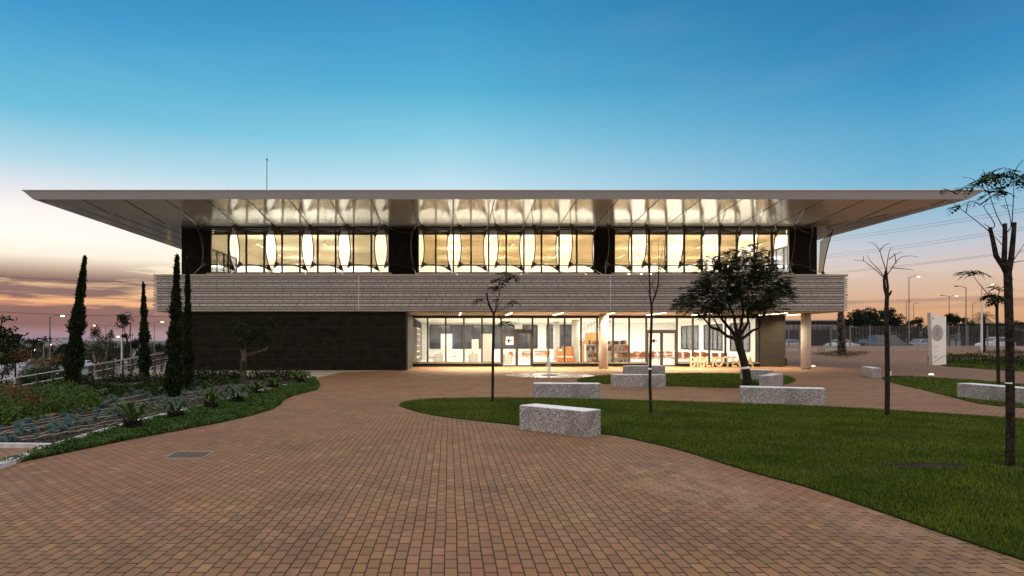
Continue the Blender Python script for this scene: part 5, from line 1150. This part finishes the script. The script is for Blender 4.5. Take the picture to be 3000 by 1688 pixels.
pw = mat('white_car_paint', (.62, .63, .65), .25, 0, .7, noise=(2, (.66, .67, .69))); pb2 = mat('blue_grey_car_paint', (.06, .10, .14), .22, .4, .7, noise=(2, (.08, .12, .16))); pd = mat('dark_car_paint', (.03, .035, .045), .2, .4, .7, noise=(2, (.045, .05, .06))); ps = mat('silver_car_paint', (.34, .36, .39), .28, .6, .6, noise=(2, (.38, .40, .43)))
Yc = 86
car((XA(2604, 84), 84, .38), math.radians(4), 5.1, 1.9, 2.0, pb2, 'dark blue grey people carrier behind the fence, largest of the parked cars', 'van')
car((XA(2466, Yc), Yc, .38), math.radians(3), 3.9, 1.75, 1.42, pw, 'white saloon behind the palm trunk', 'sedan')
car((XA(2318, Yc), Yc, .38), math.radians(-3), 3.6, 1.75, 1.42, ps, 'silver car seen between the stone pier and the right column', 'sedan')
car((XA(2705, Yc), Yc, .38), math.radians(2), 4.2, 1.75, 1.5, ps, 'silver car just left of the white totem', 'sedan')
car((XA(2915, Yc), Yc, .38), math.radians(183), 4.1, 1.8, 1.75, pw, 'white van right of the totem, behind the slim tree', 'van')
car((XA(2546, 90), 90, .38), 0, 3.9, 1.75, 1.5, pd, 'dark car half hidden behind the people carrier', 'sedan')
for i, (x, y, rot, pt) in enumerate(((75, 1086, 1.5, ps), (100, 1072, 1.57, pd), (20, 1108, 0.1, pw), (250, 1078, 1.5, pw), (340, 1072, 1.6, ps), (380, 1078, 1.5, pd), (35, 1082, 1.5, pw), (420, 1072, 1.6, ps))):
    p = G(x, y, -3.6)
    car((p.x, p.y, -3.62), rot, 4.3, 1.78, 1.45, pt, ['silver car in the middle of the lower car park', 'dark car by the young trees in the lower car park', 'white car nearest the railing at the left edge', 'white car seen left of the twin stemmed olive', 'silver car seen through the farther railing', 'dark car in the lower car park left of the smallest cypress', 'white car at the left end of the lower car park', 'silver car in the lower car park, rightmost one'][i])
# white kiosk-like wall at the far left edge beyond the railing
o = MB().box((XA(-40, 60), 60, -3.6), (XA(52, 60), 61, ZA(1086, 60))).build('white_wall', M['far_white']); MBx = MB().box((XA(-42, 60), 59.95, ZA(1086, 60)), (XA(54, 60), 61.05, ZA(1084, 60))).build('wall_coping', M['paleconc'], None); MBx.parent = o
origin(o, (XA(0, 60), 60, -3.6)); MBx.data.transform(Matrix.Translation(-Vector((XA(0, 60), 60, -3.6)))); tag(o, 'low white wall below the railing at the left edge', 'wall')
# street lamps
def lamp(x, ytop, Y, zbase, arms, label, lit, polem=None, r0=.075, kind='lamp_yellow', power=0, double=False, al=.9):
    X = XA(x, Y); zt_ = ZA(ytop, Y); r = empty('street_lamp', (X, Y, zbase), label, 'street lamp'); polem = polem or M['polepaint']
    MB().tube([(X, Y, zbase), (X, Y, zt_)], [r0, r0*.6], 8).build('pole', polem, r)
    for sg, on in arms:
        e = Vector((X+sg*al, Y, zt_+.15)); MB().tube([(X, Y, zt_-.1), (X+sg*al*.5, Y, zt_+.1), e], [.04, .035, .03], 6).build('arm', polem, r)
        hd = MB().ball((e.x+sg*.3, Y, e.z), (.36, .14, .08), 10, 6).build('lamp_head', polem, r)
        if on:
            lens = MB().ball((e.x+sg*.32, Y, e.z-.06), (.22, .12, .09), 10, 6).build('lens', M[kind], hd)
    return r
lamp(2663, 812, 84, .38, ((1, True),), 'tall lit street lamp above the people carrier', True)
lamp(2830, 842, 82, .38, ((-1, False),), 'unlit street lamp with its head to the left, behind the far tree', False)
lamp(2876, 836, 74, .2, ((1, True),), 'pale street lamp between the totem and the slim tree', True, M['whitepole'], .12)
lamp(2781, 868, 110, .38, ((1, True), (-1, False)), 'double armed street lamp glowing yellow, behind the totem', True)
lamp(2423, 945, 140, .38, ((1, True),), 'low distant yellow lamp seen under the belt, right of the column', True)
lamp(2300, 900, 70, .2, ((1, False),), 'slim blue grey pole right of the stone pier', False, M['polepaint'], .07)
for i, (x, yt) in enumerate(((2655, 884), (2677, 890), (2850, 888))):
    lamp(x, yt, 150, .38, ((1, False),), ['thin floodlight mast left of the tall lamp', 'thin floodlight mast just right of the tall lamp', 'thin floodlight mast right of the far tree'][i], False, None, .10, al=.4)
lamp(146, 928, 62, -3.6, ((1, True),), 'lit street lamp with a flat head at the left, nearest one', True, None, .10, 'lamp_white')
lamp(310, 955, 110, -3.6, ((-1, True), (1, False)), 'double armed street lamp behind the twin stemmed olive', True, None, .10, al=1.6)
lamp(356, 988, 95, -3.6, ((-1, True),), 'short street lamp left of the smallest cypress', True, M['whitepole'], .12, al=.2)
lamp(452, 945, 100, -3.6, ((1, True),), 'street lamp seen between the two middle cypresses', True, None, .09)
lamp(128, 1000, 120, -3.6, ((-1, True),), 'yellow street lamp low behind the pruned tree at the left', True, None, .12, al=.6)
lamp(140, 1011, 140, -3.6, ((1, True),), 'greenish white distant lamp next to the nearest left lamp post', True, None, .1, 'lamp_white', al=.3)
lamp(360, 935, 70, -3.6, ((1, False),), 'dark post with a leafy climber behind the olive', False, None, .07, al=.2)
lamp(383, 918, 70, -3.6, ((-1, False),), 'thin bare mast touching the overhead wire at the left', False, None, .045, al=.15)
lamp(92, 1026, 130, -3.6, ((1, True),), 'small bright lamp in front of the far houses at the left', True, None, .08, 'lamp_white', al=.3)
# ground spotlights
for (x, y, lab) in ((2728, 1099, 'glowing spotlight sunk in the paving left of the totem'), (2383, 1074, 'glowing spotlight sunk in the paving beside the right column')):
    p = G(x, y); h = empty('ground_spotlight', p, lab, 'spotlight'); MB().tube([p+Vector((0, 0, -.02)), p+Vector((0, 0, .03))], .14, 14).build('ring', M['steel'], h); MB().ball(p+Vector((0, 0, .04)), (.09, .09, .035), 12, 6).build('lens', M['lamp_warm'], h)
    point('spot_glow', p+Vector((0, -.1, .25)), 3, (1, .75, .4), .08)
# wires
def wire(a, b, Ya, Yb, label, r=.02, sag=.6):
    pa, pb = P(a[0], a[1], Ya), P(b[0], b[1], Yb); pts = []
    for i in range(21): s = i/20; q = pa.lerp(pb, s); q.z -= sag*4*s*(1-s); pts.append(q)
    o = MB().tube(pts, r, 4).build('overhead_wire', M['cable']); origin(o, pa); tag(o, label, 'wire')
wire((-80, 804), (600, 818), 90, 100, 'topmost overhead wire at the left'); wire((-80, 812), (600, 829), 90, 100, 'second overhead wire at the left', .02)
wire((-80, 852), (600, 872), 90, 100, 'third overhead wire at the left', .018); wire((-80, 909), (600, 926), 80, 90, 'lowest and thickest overhead wire at the left', .03, .3)
for i, (ya, yb, l) in enumerate(((700, 594, 'highest wire at the right'), (708, 603, 'wire just under the highest at the right'), (748, 650, 'upper wire of the middle pair at the right'), (755, 658, 'lower wire of the middle pair at the right'), (797, 721, 'upper wire of the lowest pair at the right'), (800, 726, 'lower wire of the lowest pair at the right'))):
    wire((2350, ya+8), (3120, yb-4), 150, 60, l, .014, .3)
# ================================================================== RIGHT SIDE
p = P(2749, 1070, 45)
tt = empty('totem_sign', (p.x, 45, 0), 'tall white slanted totem sign with a grey round emblem', 'sign')
xa, xb = XA(2727, 45), XA(2772, 45); zl, zr = ZA(916, 45), ZA(928, 45)
mb = MB(); mb.add([(xa+.12, 45, 0), (xb, 45, 0), (xb, 45, zr), (xa, 45, zl), (xa+.12, 45.35, 0), (xb, 45.35, 0), (xb, 45.35, zr), (xa, 45.35, zl)], [(0, 1, 2, 3), (7, 6, 5, 4), (0, 4, 5, 1), (1, 5, 6, 2), (2, 6, 7, 3), (3, 7, 4, 0)]); mb.build('panel', M['totem'], tt)
cz = ZA(976, 45); cx_ = XA(2746, 45); mb = MB(); mb.poly([(cx_+math.cos(a)*.40, 44.994, cz+math.sin(a)*.58) for a in np.linspace(0, 2*math.pi, 33)[:-1]]); mb.build('round_print', M['totemgrey'], tt)
mb = MB()
for i, z in enumerate((.30, .18, .06, -.06, -.18)): mb.box((cx_-.13, 44.988, cz+z), (cx_+.12, 44.991, cz+z+.022))
mb.add([(cx_+.1, 44.989, cz-.22), (cx_+.2, 44.989, cz-.36), (cx_+.22, 44.989, cz-.33), (cx_+.13, 44.989, cz-.2)], [(0, 1, 2, 3)]); mb.build('emblem_print', M['ink'], tt)
mb = MB(); mb.tube([(XA(2734, 45), 44.99, ZA(933, 45)), (XA(2734, 45), 44.998, ZA(933, 45))], .075, 16)
for i in range(5): mb.box((xa+.14, 44.99, 1.28-.16*i), (xa+.14+(.36, .28, .34, .22, .3)[i], 44.997, 1.30-.16*i))
mb.box((xa+.2, 44.99, .5), (xa+.42, 44.996, .56)); mb.build('small_print', M['totemgrey'], tt)
mb = MB(); mb.tube([(xa+.14, 44.99, .14), (xb-.22, 44.99, .62), (xb, 44.99, .64)], .012, 4); mb.build('seam', M['ink'], tt)
def hedge(px, h, n, label, size=.12, m=None):
    pl = [G(x, y) for x, y in px]; q = pts_in_poly([(a.x, a.y) for a in pl], n); z0 = np.array([rise(a, b) for a, b in q]); C = np.stack([q[:, 0], q[:, 1], z0+h*rng.random(n)**.6*(1+.2*np.sin(q[:, 0]*2.1)*np.sin(q[:, 1]*1.7))], 1)
    o = quads_np('low_hedge', leaf_quads(C, size, .4), m or [M['leaf_dark'], M['cover']], (rng.random(n) < .3).astype(np.int32)); origin(o, pl[0]); return tag(o, label, 'hedge')
hedge([(2716, 1070), (2727, 1060), (2775, 1064), (3060, 1084), (3300, 1100), (3300, 1078), (2900, 1062), (2780, 1054)], .62, 9000, 'low dark grassy hedge running right from the white totem')
hedge([(2718, 1066), (2722, 1062), (2745, 1063), (2740, 1069)], .5, 500, 'small dark tuft hedge left of the totem foot')
hedge([(2860, 1042), (2960, 1040), (3050, 1044), (2990, 1047), (2870, 1046)], .4, 1600, 'far low hedge with pale flowers right of the totem', m=[M['leaf_dark'], M['leaf_red']])
hedge([(2378, 1045), (2460, 1040), (2555, 1043), (2475, 1051)], .28, 2600, 'triangular bed of low flowering plants around the palm trunk', .1, [M['leaf_olive'], M['leaf_red']])
hedge([(2294, 1074), (2303, 1074), (2306, 1071), (2297, 1070)], .45, 300, 'tiny bush at the foot of the stone pier', .1)
# palm with rough trunk behind the column, crown hidden behind the belt
Yp = GY(1044); r = empty('palm_tree', (XA(2466, Yp), Yp, 0), 'tall palm with a rough notched trunk rising behind the belt end', 'palm')
mb = MB(); X = XA(2466, Yp); pts = [(XA(2467, Yp), Yp, 0), (XA(2466, Yp), Yp, 1.2), (XA(2464, Yp), Yp, 3), (XA(2461, Yp), Yp, 7.0)]; mb.tube(pts, [.42, .36, .27, .22], 14)
mb.build('trunk', M['bark'], r); mb = MB()
for i in range(260):
    z = 4.9*random.random(); a = random.random()*6.28; rr_ = .42-.045*z+.0; x_ = X-.04*z*.6; mb.tube([(x_+math.cos(a)*rr_*.9, Yp+math.sin(a)*rr_*.9, z), (x_+math.cos(a)*(rr_+.1), Yp+math.sin(a)*(rr_+.1), z+.14)], [.07, .03], 4)
mb.build('leaf_base', M['bark_pale'], r)
# retaining wall with railings and fence on top
YW = 80.0; wz = .38
rw = empty('retaining_wall', (XA(2290, YW), YW, 0), 'long low concrete wall closing the plaza on the right', 'wall')
zc = ZA(1014, YW); MB().box((XA(2230, YW), YW, -.1), (XA(3250, YW), YW+.3, zc-.04)).build('wall_body', M['wallconc'], rw); MB().box((XA(2230, YW)-.02, YW-.04, zc-.039), (XA(3250, YW), YW+.34, zc)).build('coping', M['paleconc'], rw)
for i, (a, b) in enumerate(((2296, 2338), (2376, 2392), (2420, 2456))):
    rk = empty('bike_rack', (XA(a, 78), 78, .3), ('bike rack left of the round column', 'short bike rack right of the round column', 'bike rack just left of the palm trunk')[i], 'bike rack'); mb = MB(); x = XA(a, 78)
    while x < XA(b, 78): 
        mb.tube([(x, 78, .35), (x-.07, 78, .6), (x+.03, 78, .82), (x+.08, 78, .6), (x+.02, 78, .36)], .02, 5); x += .2
    mb.build('hoop_row', M['steel'], rk); MB().box((XA(a, 78), 77.95, .33), (XA(b, 78), 78.05, .37)).build('base_rail', M['darksteel'], rk)
def fence(x0, x1, Y, zb, zt_, label, dark=False):
    fr = empty('bar_fence', (XA(x0, Y), Y, zb), label, 'fence'); mb = MB(); xa, xb = XA(x0, Y), XA(x1, Y); x = xa
    while x < xb: mb.box((x-.011, Y-.011, zb), (x+.011, Y+.011, zt_)); x += .18 if not dark else .075
    mb.build('bar_row', M['polepaint'] if not dark else M['darksteel'], fr)
    n = max(1, round((xb-xa)/2.6))
    for i in range(n+1): X = xa+(xb-xa)*i/n; MB().box((X-.06, Y-.05, zb), (X+.06, Y+.05, zt_+.03)).build('post', M['polepaint'], fr)
    MB().box((xa, Y-.015, zb+.15), (xb, Y+.015, zb+.2)).build('rail', M['steel'], fr)
zt_ = ZA(955, 81.5)
fence(2310, 2343, 81.5, .4, zt_, 'steel bar fence between the stone pier and the round column'); fence(2346, 2432, 81.6, .4, zt_, 'dense dark slatted gate panels behind the round column', True)
fence(2434, 2950, 81.5, .4, zt_, 'long steel bar fence in front of the parked cars'); fence(2955, 3250, 81.6, .4, ZA(950, 81.5), 'dense dark fence panels at the far right edge', True)
# far buildings / sheds
def shed(x0, x1, Y, yt, label, m, roofm=None, z0=-.1, ybot=None):
    s = empty('far_building', (XA(x0, Y), Y, z0), label, 'building'); zt_ = ZA(yt, Y); MB().box((XA(x0, Y), Y, z0), (XA(x1, Y), Y+8, zt_)).build('wall', m, s)
    MB().box((XA(x0, Y)-.3, Y-.3, zt_), (XA(x1, Y)+.3, Y+8.3, zt_+.25)).build('roof', roofm or M['fascia'], s)
    mb = MB(); n = max(2, int((x1-x0)/14))
    for i in range(n): X = XA(x0, Y)+(XA(x1, Y)-XA(x0, Y))*(i+.5)/n; mb.box((X-.4, Y-.03, zt_-1.7), (X+.4, Y+.01, zt_-.7))
    mb.build('window', M['nightglass'], s)
greyw = mat('grey_render', (.030, .030, .034), .9, spec=.1, noise=(.3, (.045, .045, .05)))
shed(2296, 2480, 125, 941, 'long low grey building behind the gate, right of the stone pier', greyw, M['wallconc'])
shed(2900, 3200, 140, 948, 'dark low shed behind the fence at the far right', greyw)
shed(2480, 2760, 150, 962, 'dark long shed behind the parked cars', greyw)
Yf = 420
for i, (x0, x1, yt) in enumerate(((150, 163, 993), (164, 172, 999), (172, 181, 992), (60, 92, 1012), (40, 58, 1016), (372, 382, 1014), (96, 118, 1016))):
    Y = Yf if i < 3 else 260
    s = empty('far_house', (XA(x0, Y), Y, -6), ['left tower of the pale far block on the skyline', 'low middle of the pale far block on the skyline', 'right tower of the pale far block on the skyline', 'far pale house left of the nearest left lamp', 'small far house near the left edge', 'small far pale house behind the railing', 'far pale shed with a lit front'][i], 'building')
    z = ZA(yt, Y); MB().box((XA(x0, Y), Y, -6), (XA(x1, Y), Y+12, z)).build('wall', M['far_white'], s); MB().box((XA(x0, Y)-.3, Y-.3, z), (XA(x1, Y)+.3, Y+12.3, z+.5)).build('roof', M['wallconc'], s)
    mb = MB(); n = max(2, int((x1-x0)/4)); 
    for k in range(n):
        X = XA(x0, Y)+(XA(x1, Y)-XA(x0, Y))*(k+.5)/n
        for zz in (z-2.4, z-5): mb.box((X-.25, Y-.05, zz), (X+.25, Y+.02, zz+1.3))
    mb.build('window', M['nightglass'], s)
# far trees
def far_tree(x, ytop, w, Y, zb, label, m=None, n=900, name='far_tree', size=None, trunk=True, hfrac=.8, seed=0):
    X = XA(x, Y); zt_ = ZA(ytop, Y); W_ = w/F*Y/2; r = empty(name, (X, Y, zb), label, 'tree'); rr = np.random.default_rng(abs(int(x*7+Y+seed))); H = zt_-zb
    MB().tube([(X, Y, zb), (X+.05*W_, Y, zb+H*.6)], [max(.08, W_*.07), max(.04, W_*.03)], 7).build('trunk', M['bark'], r)
    k = rr.integers(7, 11); C = []
    for i in range(k):
        a = rr.random()*6.28; rad = W_*.55*rr.random()**.5; cz = zb+H*(1-hfrac)+H*hfrac*(.25+.55*rr.random()); rs = W_*(.35+.3*rr.random())
        cc = np.array([X+math.cos(a)*rad, Y+math.sin(a)*rad, min(cz, zt_-rs*.7)]); q = rr.normal(size=(n//k, 3)); q /= np.linalg.norm(q, axis=1)[:, None]; q *= (rr.random(len(q))**.4)[:, None]
        C.append(cc+q*np.array([rs, rs, rs*.8]))
    q = rr.normal(size=(n//6, 3)); q /= np.linalg.norm(q, axis=1)[:, None]; C.append(np.array([X, Y, zb+H*(1-hfrac*.55)])+q*np.array([W_*.8, W_*.7, H*hfrac*.38]))
    C = np.concatenate(C); C[:, 2] = np.minimum(C[:, 2], zt_); s = size or W_*.17
    quads_np('crown', leaf_quads(C, s, .55, rr), [m or M['far_leaf']], parent=r)
R_ = [(2500, 905, 90, 95), (2540, 888, 80, 100), (2590, 892, 70, 105), (2640, 912, 60, 100), (2612, 905, 60, 96), (2560, 925, 80, 92), (2690, 915, 40, 100), (2672, 928, 44, 104), (2725, 940, 50, 110), (2782, 902, 50, 90), (2800, 912, 54, 90), (2836, 918, 46, 92), (2770, 930, 50, 96), (2860, 940, 50, 100), (2905, 945, 70, 105), (2985, 930, 40, 100), (2960, 940, 60, 105), (2478, 920, 50, 98)]
lab = 'far dark tree behind the fence, '
order = ['tall one at the left of the clump', 'tallest one of the clump', 'one behind the bare tree', 'one at the right shoulder of the clump', 'one in the middle front of the clump', 'low front one of the clump', 'small bushy one under the tall lamp', 'small one right of the bare tree trunk', 'one just behind the totem', 'tall round one right of the totem', 'second round one right of the totem', 'third round one under the unlit lamp', 'low one at the totem edge', 'low one behind the pale lamp', 'wide low one behind the slim tree', 'one right of the nearest trunk', 'one hidden by the nearest trunk', 'one touching the end of the belt']
for (x, yt, w, Y), o_ in zip(R_, order): far_tree(x, yt, w, Y, .3, lab+o_, n=1500)
for i, (x, yt, w) in enumerate(((2320, 944, 26), (2352, 946, 30), (2398, 944, 30), (2420, 940, 26), (2452, 942, 34), (2380, 948, 26), (2306, 948, 20))):
    far_tree(x, yt, w, 160, -.1, 'distant dark tree over the long grey building', n=500)
for o in [q for q in COL.objects if q.get('label') == 'distant dark tree over the long grey building']: o['group'] = 'distant trees over the long grey building'
# date palm far right
Y = 78; X = XA(2882, Y); r = empty('palm_tree', (X, Y, .3), 'bushy palm with drooping fronds behind the pale lamp', 'palm'); zc_ = ZA(928, Y); MB().tube([(X, Y, .2), (X, Y, zc_)], [.2, .16], 8).build('trunk', M['bark'], r); Q = []
for i in range(46):
    a = random.random()*6.28; el = random.uniform(-.5, 1.3); L = 1.75; p0 = Vector((X, Y, zc_)); pr = p0
    for k in range(7):
        s = (k+1)/7; nx = p0+Vector((math.cos(a)*math.cos(el)*L*s, math.sin(a)*math.cos(el)*L*s, math.sin(el)*L*s-1.1*s*s)); d = nx-pr; sd = d.cross(Vector((0, 0, 1))).normalized()
        for sg in (-1, 1):
            for sub in (0, .5): b_ = pr+d*sub; e = b_+(sd*sg+d.normalized()*.5).normalized()*.30+Vector((0, 0, -.12)); Q.append([b_, b_+d*.12, e+d*.05, e])
        pr = nx
quads_np('fronds', np.array([[list(v) for v in q] for q in Q]), [M['leaf_olive']], parent=r)
# left far trees
L_ = [(5, 985, 70, 40, M['leaf_olive']), (-20, 960, 60, 38, None), (60, 1005, 60, 200, M['far_leaf2']), (110, 1000, 50, 190, None), (30, 1012, 60, 160, M['leaf_olive']), (150, 1008, 60, 170, None), (200, 1003, 70, 200, M['far_leaf2']), (240, 998, 60, 180, None), (285, 1000, 60, 170, None), (330, 992, 60, 160, M['far_leaf']),
      (370, 1000, 60, 190, M['far_leaf2']), (398, 982, 50, 150, None), (440, 996, 60, 150, M['leaf_olive']), (470, 1000, 50, 150, None), (500, 985, 50, 150, None), (90, 1010, 70, 150, None), (125, 1012, 60, 130, M['leaf_olive']), (180, 1018, 60, 150, None), (310, 1012, 60, 130, None), (360, 1015, 60, 130, None), (225, 1014, 60, 140, None), (420, 1012, 60, 130, None), (265, 1016, 50, 130, M['leaf_olive']), (65, 1022, 60, 140, None), (480, 1012, 50, 130, None)]
names = ['low spreading', 'tall', 'bluish far', 'dark far', 'olive toned', 'round', 'hazy', 'dense']
for i, (x, yt, w, Y, m_) in enumerate(L_):
    far_tree(x, yt, w, Y, -3.8, f'{names[i % 8]} dark tree in the belt of trees beyond the lower car park', m_, n=900, hfrac=.92)
for o in [q for q in COL.objects if str(q.get('label', '')).endswith('beyond the lower car park')]:
    o['label'] = 'dark tree in the belt of trees beyond the lower car park'; o['group'] = 'trees beyond the lower car park'
def twig(name, x, y, z, Yv, label, paths, rad, leaves=None, leafm=None, ls=.4, barkm=None):
    r = empty(name, (XA(x, Yv), Yv, z), label, 'tree'); mb = MB()
    for pts, (a, b) in paths: m_ = len(pts); mb.tube([P(p[0], p[1], Yv) for p in pts], [a+(b-a)*i/(m_-1) for i in range(m_)], 7)
    mb.build('trunk', barkm or M['bark'], r)
    if leaves:
        C = np.concatenate([np.array(P(a, b, Yv))+rng.normal(size=(k, 3))*np.array([s/F*Yv, .5, s/F*Yv*.7]) for a, b, k, s in leaves]); quads_np('crown', leaf_quads(C, ls, .45), [leafm or M['leaf_dark']], parent=r)
twig('pruned_tree', 125, 1105, 0, 30, 'pruned pale forked tree with two thick cut stubs beside the railing', [([(126, 1112), (126, 1092), (116, 1078), (104, 1066)], (.19, .1)), ([(127, 1095), (134, 1075), (142, 1060), (146, 1050)], (.14, .09)), ([(104, 1068), (98, 1050)], (.05, .02)), ([(120, 1080), (118, 1050)], (.05, .02))], .1, [(98, 1062, 60, 7), (132, 1064, 70, 8), (144, 1056, 50, 6)], M['leaf_red'], .16, M['bark_pale'])
twig('young_tree', 45, 1100, -1, 45, 'small round headed tree on a thin post at the far left', [([(45, 1105), (45, 1060), (46, 1040)], (.06, .04))], .1, [(44, 1045, 900, 11)], M['leaf_red'], .22)
twig('young_tree', 5, 1090, -1, 32, 'dark leafy branches entering at the left edge', [([(-10, 1150), (-4, 1050), (2, 960), (8, 920)], (.08, .01)), ([(-4, 1040), (10, 1000), (20, 985)], (.03, .01)), ([(-2, 985), (12, 975), (22, 968)], (.02, .008))], .1, [(5, 935, 60, 5), (8, 970, 150, 9), (10, 990, 160, 10), (4, 1020, 260, 10), (2, 1060, 200, 10)], M['leaf_dark'], .2)
twig('young_tree', 40, 1060, -2, 50, 'layered dark young conifer at the left', [([(38, 1080), (40, 1020), (42, 978)], (.09, .02)), ([(40, 1000), (55, 990)], (.03, .01)), ([(40, 1005), (24, 1000)], (.03, .01))], .1, [(40, 985, 70, 5), (50, 990, 60, 6), (28, 1000, 80, 7), (42, 1005, 100, 9)], M['leaf_dark'], .3)
twig('young_tree', 372, 1100, -3, 70, 'thin tree with a dark crown on a long bare stem, behind the olive', [([(378, 1090), (374, 1010), (370, 985), (366, 975)], (.12, .05)), ([(372, 1000), (380, 980), (383, 940), (384, 918)], (.05, .02)), ([(368, 985), (364, 960), (362, 945)], (.05, .02))], .1, [(362, 930, 220, 6), (364, 945, 140, 7), (352, 957, 30, 5), (369, 985, 80, 4)], M['leaf_dark'], .3)
twig('young_tree', 98, 1010, -2, 60, 'wispy far tree with bare twigs left of the nearest left lamp', [([(98, 1040), (98, 1010)], (.1, .05)), ([(98, 1012), (88, 995), (84, 988)], (.04, .01)), ([(98, 1010), (100, 995)], (.04, .01)), ([(124, 1010), (127, 985)], (.03, .01)), ([(127, 1005), (133, 988)], (.03, .01))], .1, [(96, 1000, 80, 6), (102, 1002, 60, 5), (136, 993, 40, 5)], M['leaf_dark'], .3)
# low clumps on the clay verge
for i, x in enumerate((165, 180, 208, 236, 150, 262, 338, 470)):
    shrub(x, 1060, 4.5, 2.4, 260, (M['leaf_red'], M['leaf_dark']), 'reddish low bush on the verge of the lower car park', name='verge_bush', size=.5, z=-3.6, Y=140, group='reddish bushes on the car park verge')
# hills
def ridge(name, x0, x1, Y, hs, seed):
    rr = random.Random(seed); n = 60; vs = []
    for i in range(n+1):
        s = i/n; x = x0+(x1-x0)*s; h = hs*(.55+.25*math.sin(s*7+seed)+.15*math.sin(s*19+seed*2)+.06*rr.random()); vs += [(x, Y, -8), (x, Y+60, h-2), (x, Y+160, h*1.12), (x, Y+500, -12)]
    mb = MB(); mb.add(vs, [(4*i+a, 4*i+4+a, 4*i+5+a, 4*i+1+a) for i in range(n) for a in range(3)]); tag(mb.build(name, M['hill'], smooth=True), kind='structure')
ridge('hills', 150, 900, 420, 17, 3); ridge('hills', -900, -60, 520, 1.5, 5)
print('objects', len(bpy.data.objects), 'tufts', cnt)
